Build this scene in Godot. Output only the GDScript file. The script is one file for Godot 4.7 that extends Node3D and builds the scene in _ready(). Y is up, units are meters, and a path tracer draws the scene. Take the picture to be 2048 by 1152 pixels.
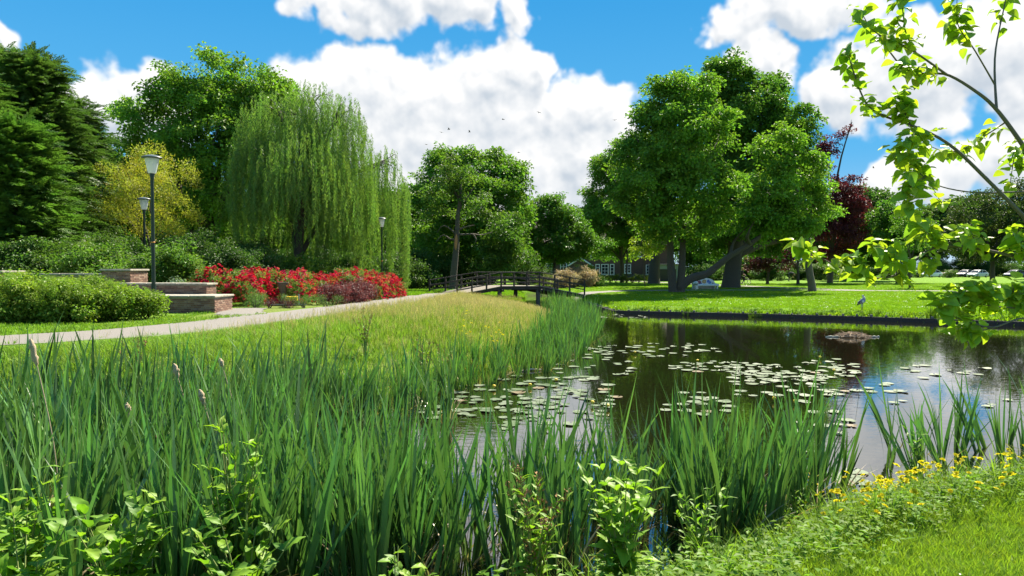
extends Node3D
# A park pond: cattails and lily pads in front, a brick wall, roses and a weeping willow on one side, a timber
# footbridge in the middle, a lawn with old trees, a bench, a cyclist and parked cars on the other side.
# x to the side, y up, distance from the viewer is -z ("d" below). Pixels are those of the 2048 x 1152 photograph.

const F := 1480.0            # focal length in photograph pixels
const EYE_Y := 2.0
const PITCH := 0.02837       # looking down, radians
const WATER_Y := -0.4

var rng := RandomNumberGenerator.new()
var noise := FastNoiseLite.new()
var taken := {}
var M := {}
var pond := PackedVector2Array()
var path_one := PackedVector2Array()
var path_two := PackedVector2Array()
var path_three := PackedVector2Array()

# ------------------------------------------------------------------ mesh collecting

class MB:
	var v := PackedVector3Array()
	var c := PackedColorArray()
	var t := PackedVector2Array()
	var i := PackedInt32Array()
	var col := Color.WHITE

	func add(p: Vector3, uv := Vector2.ZERO) -> int:
		v.append(p); c.append(col); t.append(uv)
		return v.size() - 1

	func tri(a: int, b: int, d: int) -> void:
		i.append(a); i.append(b); i.append(d)

	func quad(a: int, b: int, d: int, e: int) -> void:
		tri(a, b, d); tri(a, d, e)

	func face(a: Vector3, b: Vector3, d: Vector3, e: Vector3) -> void:
		var k := add(a, Vector2(0, 0)); add(b, Vector2(1, 0)); add(d, Vector2(1, 1)); add(e, Vector2(0, 1))
		quad(k, k + 1, k + 2, k + 3)

	# a tapered tube along points
	func tube(p: PackedVector3Array, r: PackedFloat32Array, sides := 8, capped := true, flat := 1.0) -> void:
		var n := p.size()
		var u := Vector3.ZERO
		var first := -1
		var long := 0.0
		for k in n:
			var dir := (p[mini(k + 1, n - 1)] - p[maxi(k - 1, 0)]).normalized()
			if k == 0:
				u = dir.cross(Vector3.FORWARD if absf(dir.z) < 0.9 else Vector3.RIGHT).normalized()
			else:
				u = (u - dir * u.dot(dir)).normalized()
				long += p[k].distance_to(p[k - 1])
			var w := dir.cross(u)
			var start := v.size()
			for s in sides:
				var a := TAU * s / sides
				add(p[k] + u * (cos(a) * r[k]) + w * (sin(a) * r[k] * flat), Vector2(float(s) / sides, long))
			if k > 0:
				for s in sides:
					var s2 := (s + 1) % sides
					quad(first + s, start + s, start + s2, first + s2)
			first = start
		if capped:
			for e in 2:
				var at := 0 if e == 0 else n - 1
				var ring := v.size() - sides * n if e == 0 else first
				if e == 1:
					ring = v.size() - 1 - sides
				var m := add(p[at])
				for s in sides:
					var s2 := (s + 1) % sides
					if e == 0: tri(m, ring + s, ring + s2)
					else: tri(m, ring + s2, ring + s)

	# a box with chamfered edges
	func box(o: Vector3, size: Vector3, b := Basis.IDENTITY, cut := 0.0) -> void:
		var h := size * 0.5
		if cut <= 0.0:
			for ax in 3:
				for sg in [-1.0, 1.0]:
					var e1 := (ax + 1) % 3
					var e2 := (ax + 2) % 3
					var q := []
					for w in [[-1.0, -1.0], [1.0, -1.0], [1.0, 1.0], [-1.0, 1.0]]:
						var p := Vector3.ZERO
						p[ax] = sg * h[ax]
						p[e1] = w[0] * h[e1] * -sg
						p[e2] = w[1] * h[e2]
						q.append(o + b * p)
					face(q[0], q[1], q[2], q[3])
			return
		var id := {}
		for x in [-1, 1]:
			for y in [-1, 1]:
				for z in [-1, 1]:
					for ax in 3:
						var p := Vector3(x * (h.x - cut), y * (h.y - cut), z * (h.z - cut))
						p[ax] = [x, y, z][ax] * h[ax]
						id[[x, y, z, ax]] = add(o + b * p, Vector2(p.x, p.y))
		for ax in 3:
			var e1 := (ax + 1) % 3
			var e2 := (ax + 2) % 3
			for sg in [-1, 1]:
				var q := []
				for w in [[-1, -1], [1, -1], [1, 1], [-1, 1]]:
					var k := [0, 0, 0]
					k[ax] = sg; k[e1] = w[0] * -sg; k[e2] = w[1]
					q.append(id[[k[0], k[1], k[2], ax]])
				quad(q[0], q[1], q[2], q[3])
			for s1 in [-1, 1]:
				for s2 in [-1, 1]:
					var k0 := [0, 0, 0]
					var k1 := [0, 0, 0]
					k0[ax] = -1; k0[e1] = s1; k0[e2] = s2
					k1[ax] = 1; k1[e1] = s1; k1[e2] = s2
					var a: int = id[[k0[0], k0[1], k0[2], e1]]
					var a2: int = id[[k1[0], k1[1], k1[2], e1]]
					var d: int = id[[k0[0], k0[1], k0[2], e2]]
					var d2: int = id[[k1[0], k1[1], k1[2], e2]]
					if s1 * s2 > 0: quad(a, a2, d2, d)
					else: quad(a, d, d2, a2)
		for x in [-1, 1]:
			for y in [-1, 1]:
				for z in [-1, 1]:
					if x * y * z > 0: tri(id[[x, y, z, 0]], id[[x, y, z, 2]], id[[x, y, z, 1]])
					else: tri(id[[x, y, z, 0]], id[[x, y, z, 1]], id[[x, y, z, 2]])

	# rings of equal size joined into a skin
	func loft(rings: Array, ends := true) -> void:
		var n: int = rings[0].size()
		var base := v.size()
		for r in rings:
			for p in r: add(p)
		for k in rings.size() - 1:
			for s in n:
				var s2 := (s + 1) % n
				var a := base + k * n
				quad(a + s, a + n + s, a + n + s2, a + s2)
		if ends:
			for e in 2:
				var at := base if e == 0 else base + (rings.size() - 1) * n
				var mid := Vector3.ZERO
				for s in n: mid += v[at + s]
				var m := add(mid / n)
				for s in n:
					var s2 := (s + 1) % n
					if e == 0: tri(m, at + s, at + s2)
					else: tri(m, at + s2, at + s)

	# a narrow blade that bends over: root, length, width, side to lean to, how far
	func blade(root: Vector3, length: float, width: float, lean: Vector3, bend: float, side: Vector3, steps: int, twist := 0.0) -> void:
		var last := -1
		var p := root
		var dir := Vector3.UP
		for k in steps + 1:
			var s := float(k) / steps
			var w := width * (0.55 + 0.9 * s if s < 0.5 else 1.0) * (1.0 if s < 0.55 else maxf(0.0, 1.0 - pow((s - 0.55) / 0.45, 1.6)))
			var sd := side.rotated(Vector3.UP, twist * s)
			if k == steps:
				var e := add(p)
				tri(last, e, last + 1)
			else:
				var q := add(p - sd * w * 0.5)
				add(p + sd * w * 0.5)
				if last >= 0: quad(last, q, q + 1, last + 1)
				last = q
			dir = (Vector3.UP + lean * bend * (s + 0.5 / steps) * (1.0 + s)).normalized()
			p += dir * (length / steps)

	# a folded diamond leaf of two triangles
	func leaf(root: Vector3, along: Vector3, up: Vector3, length: float, width: float, fold := 0.25) -> void:
		var sd := along.cross(up).normalized()
		var n := sd.cross(along).normalized()
		var a := add(root)
		add(root + along * length * 0.45 + sd * width * 0.5 + n * fold * width)
		add(root + along * length - n * fold * width * 0.5)
		add(root + along * length * 0.45 - sd * width * 0.5 + n * fold * width)
		tri(a, a + 1, a + 2); tri(a, a + 2, a + 3)

	func mesh(smooth := false, uvs := false) -> ArrayMesh:
		var arr := []
		arr.resize(Mesh.ARRAY_MAX)
		arr[Mesh.ARRAY_VERTEX] = v
		arr[Mesh.ARRAY_COLOR] = c
		arr[Mesh.ARRAY_INDEX] = i
		if uvs: arr[Mesh.ARRAY_TEX_UV] = t
		if smooth:
			var n := PackedVector3Array()
			n.resize(v.size())
			for k in range(0, i.size(), 3):
				var a := i[k]; var b := i[k + 1]; var d := i[k + 2]
				var m := (v[d] - v[a]).cross(v[b] - v[a])
				n[a] += m; n[b] += m; n[d] += m
			for k in n.size():
				n[k] = n[k].normalized() if n[k].length_squared() > 1e-20 else Vector3.UP
			arr[Mesh.ARRAY_NORMAL] = n
		var m := ArrayMesh.new()
		m.add_surface_from_arrays(Mesh.PRIMITIVE_TRIANGLES, arr)
		return m

# ------------------------------------------------------------------ nodes

func numbered(called: String) -> String:
	var k: int = taken.get(called, 0)
	taken[called] = k + 1
	return called if k == 0 else "%s_%03d" % [called, k]

func tag(o: Node3D, label: String, category: String, group := "") -> Node3D:
	o.set_meta("label", label)
	o.set_meta("category", category)
	if group: o.set_meta("group", group)
	return o

func thing(called: String, label: String, category: String, at := Vector3.ZERO, group := "", turn := 0.0) -> Node3D:
	var o := Node3D.new()
	o.name = numbered(called)
	add_child(o)
	o.position = at
	o.rotation.y = turn
	tag(o, label, category, group)
	return o

func one(called: String, m: Mesh, mat: Material, parent: Node3D = null, at := Vector3.ZERO) -> MeshInstance3D:
	var o := MeshInstance3D.new()
	o.name = called if parent else numbered(called)
	o.mesh = m
	o.material_override = mat
	o.position = at
	(parent if parent else self).add_child(o, true)
	return o

func struct(called: String, m: Mesh, mat: Material) -> MeshInstance3D:
	var o := one(called, m, mat)
	o.set_meta("kind", "structure")
	return o

# many copies of one small mesh, as a part or an object that nobody could count
func many(called: String, m: Mesh, mat: Material, where: Array, tint: Array, parent: Node3D = null) -> MultiMeshInstance3D:
	var mm := MultiMesh.new()
	mm.transform_format = MultiMesh.TRANSFORM_3D
	mm.use_colors = not tint.is_empty()
	mm.mesh = m
	mm.instance_count = where.size()
	for k in where.size():
		mm.set_instance_transform(k, where[k])
	if not tint.is_empty():
		for k in where.size():
			mm.set_instance_color(k, tint[k])
	var o := MultiMeshInstance3D.new()
	o.name = called if parent else numbered(called)
	o.multimesh = mm
	o.material_override = mat
	o.set_meta("kind", "stuff")
	(parent if parent else self).add_child(o, true)
	return o

# ------------------------------------------------------------------ small maths

func rf(a: float, b: float) -> float:
	return rng.randf_range(a, b)

func ss(a: float, b: float, x: float) -> float:
	return smoothstep(a, b, x)

func ray(px: float, py: float) -> Vector3:
	return Basis(Vector3.RIGHT, -PITCH) * Vector3((px - 1024.0) / F, (576.0 - py) / F, -1.0)

# the point seen at a pixel at a distance, or on a level
func far_at(px: float, py: float, d: float) -> Vector3:
	var r := ray(px, py)
	return Vector3(0, EYE_Y, 0) + r * (d / -r.z)

func level_at(px: float, py: float, y: float) -> Vector3:
	var r := ray(px, py)
	return Vector3(0, EYE_Y, 0) + r * ((y - EYE_Y) / r.y)

func on_ground(px: float, d: float) -> Vector3:
	var x := (px - 1024.0) / F * d
	return Vector3(x, ground(x, d), -d)

func ball() -> Vector3:
	while true:
		var p := Vector3(rf(-1, 1), rf(-1, 1), rf(-1, 1))
		if p.length_squared() <= 1.0: return p
	return Vector3.ZERO

func sphere_dir() -> Vector3:
	return ball().normalized()

func spun(yaw: float, tilt: float, roll: float, s: float) -> Basis:
	return Basis.from_euler(Vector3(tilt, yaw, roll)).scaled(Vector3(s, s, s))

func spline(p: Array, n: int) -> PackedVector3Array:
	var c := Curve3D.new()
	for k in p.size():
		var tan: Vector3 = (p[mini(k + 1, p.size() - 1)] - p[maxi(k - 1, 0)]) / 6.0
		c.add_point(p[k], -tan, tan)
	var out := PackedVector3Array()
	for k in n + 1:
		var s := float(k) / n * (p.size() - 1)
		out.append(c.sample(mini(int(s), p.size() - 2), s - mini(int(s), p.size() - 2)))
	return out

func tapers(n: int, a: float, b: float, power := 1.0) -> PackedFloat32Array:
	var out := PackedFloat32Array()
	for k in n:
		out.append(lerpf(a, b, pow(float(k) / (n - 1), power)))
	return out

func away_from(line: PackedVector2Array, q: Vector2) -> float:
	var best := 1e9
	for k in line.size() - 1:
		best = minf(best, q.distance_squared_to(Geometry2D.get_closest_point_to_segment(q, line[k], line[k + 1])))
	return sqrt(best)

# distance to the shore: positive on land
func shore(x: float, d: float) -> float:
	var q := Vector2(x, d)
	var best := 1e9
	var n := pond.size()
	for k in n:
		best = minf(best, q.distance_squared_to(Geometry2D.get_closest_point_to_segment(q, pond[k], pond[(k + 1) % n])))
	return -sqrt(best) if Geometry2D.is_point_in_polygon(q, pond) else sqrt(best)

func land(x: float, d: float) -> float:
	var near := lerpf(0.3, -0.08, ss(0.5, 6.0, d))
	var a := lerpf(near, 0.52, ss(8.5, 13, d))
	a = lerpf(a, 0.2, ss(25, 49, d))
	a = lerpf(a, 0.0, ss(49, 70, d))
	a -= 0.34 * ss(-4.2, -0.5, x) * ss(22, 36, d) * ss(62, 52, d)
	var b := lerpf(near, 0.0, ss(9, 28, d))
	return lerpf(a, b, ss(1.5, 5.0, x)) + 0.03 * noise.get_noise_2d(x * 6.0, d * 6.0)

func ground(x: float, d: float) -> float:
	if d > 64.0 or x < -11.0 or x > 38.0 or d < 3.0:
		return land(x, d)
	var s := shore(x, d)
	if s <= 0.0:
		return WATER_Y - 0.12 - 0.5 * ss(0.0, 1.5, -s)
	var wide := 0.3
	if d < 9.4 and (x > -1.0 or d < 7.0): wide = 1.2
	elif x < 4.0 and d < 46.0: wide = 3.4
	if wide < 0.5: return lerpf(WATER_Y + 0.14, land(x, d), ss(0.2, 0.8, s)) if s > 0.22 else WATER_Y - 0.12
	return lerpf(WATER_Y - 0.12, land(x, d), ss(0.0, wide, s))

# ------------------------------------------------------------------ materials

func texture_of(freq: float, octaves: int, ramp: Array, size := 512, s := 1, kind := FastNoiseLite.TYPE_SIMPLEX_SMOOTH) -> ImageTexture:
	var n := FastNoiseLite.new()
	n.noise_type = kind
	n.frequency = freq
	n.fractal_octaves = octaves
	n.seed = s
	var im := n.get_seamless_image(size, size)
	im.convert(Image.FORMAT_RGB8)
	var out := Image.create(size, size, false, Image.FORMAT_RGB8)
	var g := Gradient.new()
	g.offsets = PackedFloat32Array(); g.colors = PackedColorArray()
	for k in ramp.size():
		g.add_point(float(k) / (ramp.size() - 1), ramp[k].linear_to_srgb())
	while g.get_point_count() > ramp.size():
		g.remove_point(0)
	for y in size:
		for x in size:
			out.set_pixel(x, y, g.sample(im.get_pixel(x, y).r))
	return ImageTexture.create_from_image(out)

func grey_noise(freq: float, octaves: int, size := 512, s := 1, kind := FastNoiseLite.TYPE_SIMPLEX_SMOOTH) -> ImageTexture:
	var n := FastNoiseLite.new()
	n.noise_type = kind
	n.frequency = freq
	n.fractal_octaves = octaves
	n.seed = s
	return ImageTexture.create_from_image(n.get_seamless_image(size, size))

# linear base colour, as measured on the thing itself
func mat(c: Color, rough := 0.8, spec := 0.5) -> StandardMaterial3D:
	var m := StandardMaterial3D.new()
	m.albedo_color = c.linear_to_srgb()
	m.roughness = rough
	m.metallic_specular = spec
	return m

# foliage: colour comes with the mesh and its copies; light shines through by "through"
func leafy(through: Color, rough := 0.55, spec := 0.3) -> StandardMaterial3D:
	var m := StandardMaterial3D.new()
	m.albedo_color = Color.WHITE
	m.vertex_color_use_as_albedo = true
	m.roughness = rough
	m.metallic_specular = spec
	m.backlight_enabled = true
	m.backlight = through.linear_to_srgb()
	m.cull_mode = BaseMaterial3D.CULL_DISABLED
	return m

func skin(tex: Texture2D, scale: float, rough := 0.85, bump: Texture2D = null, depth := 1.0) -> StandardMaterial3D:
	var m := StandardMaterial3D.new()
	m.albedo_texture = tex
	m.uv1_triplanar = true
	m.uv1_world_triplanar = true
	m.uv1_scale = Vector3.ONE * scale
	m.roughness = rough
	if bump:
		m.heightmap_enabled = true
		m.heightmap_texture = bump
		m.heightmap_scale = depth
	return m

func vary(c: Color, amount := 0.18) -> Color:
	var k := 1.0 + rf(-amount, amount)
	return Color(c.r * k * (1.0 + rf(-amount, amount) * 0.6), c.g * k, c.b * k)

# ------------------------------------------------------------------ sky

var puffs := []          # [azimuth, elevation, radius] in degrees
var puff_of := {}
var n_edge := FastNoiseLite.new()
var n_fine := FastNoiseLite.new()
var n_soft := FastNoiseLite.new()

func puff(px: float, py: float, r: float) -> void:
	var d := ray(px, py).normalized()
	puffs.append(Vector3(rad_to_deg(atan2(d.x, -d.z)), rad_to_deg(asin(d.y)), rad_to_deg(r / F)))

# how deep inside a cloud a direction lies
func cloud_depth(az: float, el: float) -> float:
	if az > 180.0: az -= 360.0
	var cx := 57.3 * sin(deg_to_rad(az))
	var cz := 57.3 * cos(deg_to_rad(az))
	var nx := n_edge.get_noise_3d(cx, el, cz)
	var ny := n_edge.get_noise_3d(cx, el + 140.0, cz)
	var q := Vector2(az + nx * 1.7, el + ny * 1.5)
	var best := -1.0
	for p in puff_of.get(int(floor(az / 6.0)), []):
		var dx: float = q.x - p.x
		var dy: float = q.y - p.y
		if dy < 0.0: dy *= 1.15
		var f: float = 1.0 - sqrt(dx * dx + dy * dy) / p.z
		if f > -0.6:
			best = maxf(best, f) + maxf(0.0, minf(best, f)) * 0.35
	return best + n_fine.get_noise_3d(cx, el, cz) * 0.42

func sky_color(el: float) -> Color:
	var low := Color(0.48, 0.74, 0.93)
	var mid := Color(0.115, 0.48, 0.87)
	var high := Color(0.040, 0.345, 0.77)
	var c := low.lerp(mid, ss(0.0, 9.0, el))
	return c.lerp(high, ss(7.0, 24.0, el))

func sky_patch(az0: float, az1: float, el0: float, el1: float, w: int, h: int, out_scale: float) -> Image:
	var im := Image.create(w, h, false, Image.FORMAT_RGBF)
	var step := (el1 - el0) / h
	var more := int(ceil(2.2 / step)) + 1
	var deep := PackedFloat32Array()
	deep.resize(w * (h + more))
	var soft := PackedFloat32Array()
	soft.resize(w * h)
	for y in h + more:
		var el := el0 + (y + 0.5) * step
		for x in w:
			var az := az0 + (x + 0.5) * (az1 - az0) / w
			deep[y * w + x] = cloud_depth(az, el)
			if y < h: soft[y * w + x] = n_soft.get_noise_3d(57.3 * sin(deg_to_rad(az)), el * 1.5, 57.3 * cos(deg_to_rad(az)))
	var near := int(round(0.55 / step))
	var wide := int(round(2.0 / step))
	for y in h:
		var el := el0 + (y + 0.5) * step
		var blue := sky_color(el)
		for x in w:
			var d := deep[y * w + x]
			var c := blue
			if d > -0.16:
				var a := ss(-0.14, 0.28, d)
				var above := deep[(y + maxi(near, 1)) * w + mini(x + maxi(near / 2, 1), w - 1)]
				var over := deep[(y + maxi(wide, 1)) * w + mini(x + maxi(wide / 3, 1), w - 1)]
				var lit := 0.95 + (d - above) * 0.55 - 0.32 * ss(0.0, 1.5, over) + soft[y * w + x] * 0.12 + 0.06 * ss(0.55, 0.0, d)
				lit = clampf(lit, 0.50, 1.06)
				var white := Color(1.0, 1.0, 1.0)
				var grey := Color(0.58, 0.65, 0.73)
				c = blue.lerp(grey.lerp(white, clampf((lit - 0.52) / 0.46, 0.0, 1.0)) * (1.0 if lit < 1.0 else lit), a)
			c = c.lerp(Color(0.72, 0.82, 0.92), 0.35 * ss(7.0, 0.0, el))
			im.set_pixel(x, h - 1 - y, c * out_scale)
	return im

func build_sky(strength: float) -> PanoramaSkyMaterial:
	n_edge.noise_type = FastNoiseLite.TYPE_SIMPLEX_SMOOTH
	n_edge.frequency = 0.22; n_edge.fractal_octaves = 4; n_edge.seed = 5
	n_soft.noise_type = FastNoiseLite.TYPE_SIMPLEX_SMOOTH
	n_soft.frequency = 0.16; n_soft.fractal_octaves = 5; n_soft.seed = 23
	n_fine.noise_type = FastNoiseLite.TYPE_SIMPLEX_SMOOTH
	n_fine.frequency = 0.35; n_fine.fractal_octaves = 6; n_fine.fractal_gain = 0.55; n_fine.seed = 11
	# the heaped clouds over the trees
	for p in [[600,190,70],[680,172,72],[740,160,72],[820,195,80],[900,190,78],[970,160,72],[1030,122,58],[1062,150,46],[1000,230,110],[880,280,120],[760,270,110],[650,250,90],
			[1105,225,66],[1170,215,58],[1222,232,54],[1150,300,100],[1050,330,110],[930,360,110],[1240,320,80],[1180,390,90],[1060,400,90],[820,380,100],[560,240,70],[1300,360,60],
			[590,-14,40],[660,14,48],[730,22,48],[800,10,54],[880,6,58],[960,4,54],[1045,26,38],[760,-30,80],[900,-46,70],[1000,-40,60],
			[1436,52,36],[1500,36,52],[1570,22,58],[1640,12,58],[1700,4,60],[1560,-30,80],[1545,128,56],[1500,108,42],[1585,112,34],[1470,130,40],
			[1635,195,48],[1690,185,70],[1770,165,86],[1860,185,80],[1900,120,86],[1965,70,90],[2045,90,90],[1800,85,66],[2060,190,60],
			[1780,378,50],[1850,350,58],[1930,330,66],[2010,318,70],[2070,300,66],[1720,400,40],
			[190,192,46],[240,190,46],[290,184,46],[335,184,40],[145,205,44],[240,240,60],[330,240,60],[0,84,26],[-40,70,40]]:
		puff(p[0], p[1], p[2])
	# the same kind of sky all round
	var r := RandomNumberGenerator.new()
	r.seed = 77
	for k in 46:
		var az := 44.0 + 272.0 * (k + r.randf_range(0.0, 0.9)) / 46.0
		var el: float = [4.0, 9.0, 15.0, 24.0, 36.0, 52.0][k % 6] + r.randf_range(-2.0, 3.0)
		if az > 180.0: az -= 360.0
		for j in 7:
			puffs.append(Vector3(az + r.randf_range(-6, 6), el + r.randf_range(-1.6, 2.0), r.randf_range(2.2, 4.2)))
	for k in 9:
		var az := -36.0 + 9.0 * k
		var el: float = [27.0, 38.0, 50.0][k % 3] + r.randf_range(-1.5, 2.0)
		for j in 6:
			puffs.append(Vector3(az + r.randf_range(-6, 6), el + r.randf_range(-1.6, 2.0), r.randf_range(2.2, 4.0)))
	for p in puffs:
		for b in range(int(floor((p.x - p.z * 1.7 - 2.0) / 6.0)), int(floor((p.x + p.z * 1.7 + 2.0) / 6.0)) + 1):
			var k := b
			if k < -30: k += 60
			if k > 29: k -= 60
			if not puff_of.has(k): puff_of[k] = []
			puff_of[k].append(p)
	var whole := sky_patch(0, 360, 0, 90, 1024, 256, strength)
	whole.resize(4096, 1024, Image.INTERPOLATE_CUBIC)
	var seen := sky_patch(-45, 45, 0, 22.5, 1024, 256, strength)
	var pano := Image.create(4096, 2048, false, Image.FORMAT_RGBF)
	pano.fill(Color(0.10, 0.14, 0.07) * strength)
	pano.blit_rect(whole, Rect2i(0, 0, 4096, 1024), Vector2i(0, 0))
	# straight ahead (-z) is the first column
	pano.blit_rect(seen, Rect2i(512, 0, 512, 256), Vector2i(0, 768))
	pano.blit_rect(seen, Rect2i(0, 0, 512, 256), Vector2i(3584, 768))
	var m := PanoramaSkyMaterial.new()
	m.panorama = ImageTexture.create_from_image(pano)
	return m

# ------------------------------------------------------------------ ground, water, paths

func steps_of(cuts: Array) -> PackedFloat32Array:
	# [from, to, step] runs, joined
	var out := PackedFloat32Array()
	for c in cuts:
		var n := int(round((c[1] - c[0]) / c[2]))
		for k in n:
			out.append(c[0] + (c[1] - c[0]) * k / n)
	out.append(cuts[-1][1])
	return out

func build_ground() -> void:
	var xs := steps_of([[-420, -100, 40], [-100, -30, 7], [-30, -11, 1.0], [-11, 9, 0.22], [9, 38, 0.6], [38, 100, 6], [100, 420, 40]])
	var ds := steps_of([[-60, 0, 12], [0, 3, 0.5], [3, 16, 0.22], [16, 28, 0.4], [28, 39.4, 0.15], [39.4, 64, 0.45], [64, 120, 3.5], [120, 500, 38]])
	var b := MB.new()
	var n := xs.size()
	var lawn := Color(0.125, 0.235, 0.018)
	var meadow := Color(0.145, 0.185, 0.040)
	var mud := Color(0.085, 0.070, 0.045)
	for j in ds.size():
		for k in n:
			var x := xs[k]
			var d := ds[j]
			var y := ground(x, d)
			var c := lawn
			if x < 3.0 and d > 9.0 and d < 47.0 and x > -30.0:
				var on_meadow := ss(0.9, 1.8, away_from(path_one, Vector2(x, d))) if d < 52.0 else 0.0
				c = lawn.lerp(meadow, on_meadow * ss(-12.0, -8.0, x))
			if y < -0.3:
				c = mud
			b.col = c
			b.add(Vector3(x, y, -d))
	for j in ds.size() - 1:
		for k in n - 1:
			var a := j * n + k
			b.quad(a, a + n, a + n + 1, a + 1)
	var m := StandardMaterial3D.new()
	m.vertex_color_use_as_albedo = true
	m.albedo_texture = texture_of(0.02, 5, [Color(0.62, 0.62, 0.5), Color(0.95, 0.95, 0.9), Color(1, 1, 1), Color(0.8, 0.88, 0.7)], 512, 3)
	m.uv1_triplanar = true
	m.uv1_world_triplanar = true
	m.uv1_scale = Vector3.ONE * 0.35
	m.roughness = 0.95
	m.metallic_specular = 0.2
	m.heightmap_enabled = true
	m.heightmap_texture = grey_noise(0.09, 4, 512, 8)
	m.heightmap_scale = 4.0
	struct("ground", b.mesh(true), m)

func build_water() -> void:
	var b := MB.new()
	var poly := PackedVector2Array()
	for p in pond: poly.append(p)
	poly = Geometry2D.offset_polygon(poly, 0.6)[0]
	for p in poly:
		b.add(Vector3(p.x, WATER_Y, -p.y))
	var t := Geometry2D.triangulate_polygon(poly)
	for k in range(0, t.size(), 3):
		var n := (b.v[t[k + 2]] - b.v[t[k]]).cross(b.v[t[k + 1]] - b.v[t[k]])
		if n.y > 0: b.tri(t[k], t[k + 1], t[k + 2])
		else: b.tri(t[k], t[k + 2], t[k + 1])
	var m := mat(Color(0.009, 0.009, 0.0035), 0.02, 0.68)
	m.uv1_triplanar = true
	m.uv1_world_triplanar = true
	m.uv1_scale = Vector3(0.16, 0.16, 0.30)
	m.heightmap_enabled = true
	m.heightmap_texture = grey_noise(0.03, 3, 512, 21)
	m.heightmap_scale = 0.16
	m.clearcoat_enabled = true
	m.clearcoat = 0.5
	m.clearcoat_roughness = 0.02
	struct("pond_water", b.mesh(true), m)

func ribbon(line: PackedVector2Array, half: float, lift: float, wobble := 0.1) -> ArrayMesh:
	var pts := []
	for p in line: pts.append(Vector3(p.x, 0, p.y))
	var s := spline(pts, line.size() * 8)
	var b := MB.new()
	var across := 8
	for k in s.size():
		var t := (s[mini(k + 1, s.size() - 1)] - s[maxi(k - 1, 0)]).normalized()
		var side := Vector3(t.z, 0, -t.x)
		for j in across + 1:
			var w := (2.0 * j / across - 1.0) * half
			if j == 0 or j == across: w *= 1.0 + wobble * noise.get_noise_2d(k * 9.0, j * 50.0)
			var p := s[k] + side * w
			b.add(Vector3(p.x, ground(p.x, p.z) + lift + 0.02 * (1.0 - pow(w / half, 2)), -p.z))
	for k in s.size() - 1:
		for j in across:
			var a := k * (across + 1) + j
			b.quad(a, a + across + 1, a + across + 2, a + 1)
	return b.mesh(true)

func build_paths() -> void:
	var tex := texture_of(0.22, 3, [Color(0.07, 0.062, 0.054), Color(0.135, 0.122, 0.107), Color(0.18, 0.165, 0.147), Color(0.28, 0.26, 0.235)], 512, 14)
	var m := skin(tex, 0.45, 0.95, grey_noise(0.3, 2, 256, 4), 1.2)
	struct("path", ribbon(path_one, 1.32, 0.02), m)
	struct("path", ribbon(PackedVector2Array([Vector2(-7.6, 21.2), Vector2(-8.3, 22.9), Vector2(-9.0, 24.4), Vector2(-9.4, 26.3)]), 0.75, 0.012, 0.3), m)
	struct("path", ribbon(path_two, 1.0, 0.02), m)
	struct("path", ribbon(path_three, 1.1, 0.028), m)

func build_edging() -> void:
	# timber along the far shore, a board with a row of posts
	var line := [Vector2(36.2, 22), Vector2(30, 28), Vector2(20.8, 30), Vector2(15.3, 33.5), Vector2(11.4, 35.5), Vector2(7.6, 36.9), Vector2(5.2, 37.9), Vector2(5.0, 41), Vector2(4.6, 47)]
	var t := thing("bank_edging", "weathered dark timber boarding with stub posts along the lawn shore", "edging", Vector3.ZERO)
	var board := MB.new()
	var post := MB.new()
	post.box(Vector3(0, 0.2, 0), Vector3(0.09, 0.5, 0.09), Basis.IDENTITY, 0.012)
	var pm := post.mesh()
	for k in line.size() - 1:
		var a: Vector2 = line[k]
		var e: Vector2 = line[k + 1]
		var n := int(ceil(a.distance_to(e) / 0.62))
		var dir := (e - a).normalized()
		var b := Basis(Vector3.UP, atan2(dir.y, dir.x))
		var mid := (a + e) * 0.5
		board.box(Vector3(mid.x, WATER_Y - 0.02, -mid.y), Vector3(a.distance_to(e) + 0.03, 0.40, 0.05), b, 0.01)
		for j in n:
			var p := a.lerp(e, (j + 0.5) / n) + Vector2(dir.y, -dir.x) * 0.08
			if p.y > 26.0:
				one("post", pm, M.old_post, t, Vector3(p.x, WATER_Y - 0.22 + rf(-0.02, 0.05), -p.y)).rotation.y = rf(-0.3, 0.3)
	one("board", board.mesh(), M.dark_wood, t)

# ------------------------------------------------------------------ trees and shrubs

# a spray of leaves about a twig
func spray(n: int, radius: float, length: float, width: float, flat := 0.6, s := 1) -> ArrayMesh:
	rng.seed = 900 + s
	var b := MB.new()
	for k in n:
		var p := ball()
		p = Vector3(p.x, p.y * flat, p.z) * radius
		var along := (p.normalized() * 0.8 + sphere_dir() * 0.7 + Vector3(0, -0.25, 0)).normalized()
		var up := (Vector3.UP + sphere_dir() * 0.9).normalized()
		var g := rf(0.62, 1.38)
		b.col = Color(g * rf(0.88, 1.2), g, g * rf(0.8, 1.1))
		b.leaf(p, along, up, length * rf(0.7, 1.2), width * rf(0.75, 1.15), rf(0.05, 0.3))
	return b.mesh()

# a flat frond of needles, pointing along +z
func frond(s := 1) -> ArrayMesh:
	rng.seed = 1700 + s
	var b := MB.new()
	for k in 16:
		var z := k / 15.0
		for side in [-1.0, 1.0]:
			var l := 0.30 * (1.0 - z * 0.75) + 0.05
			var g := rf(0.7, 1.25)
			b.col = Color(g, g, g * rf(0.8, 1.1))
			var root := Vector3(rf(-0.02, 0.02), -0.12 * z * z + rf(-0.03, 0.03), z * 0.75)
			b.leaf(root, Vector3(side * 0.8, rf(-0.25, 0.15), 0.6).normalized(), Vector3.UP, l * rf(0.7, 1.1), 0.07, 0.2)
	return b.mesh()

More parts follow.
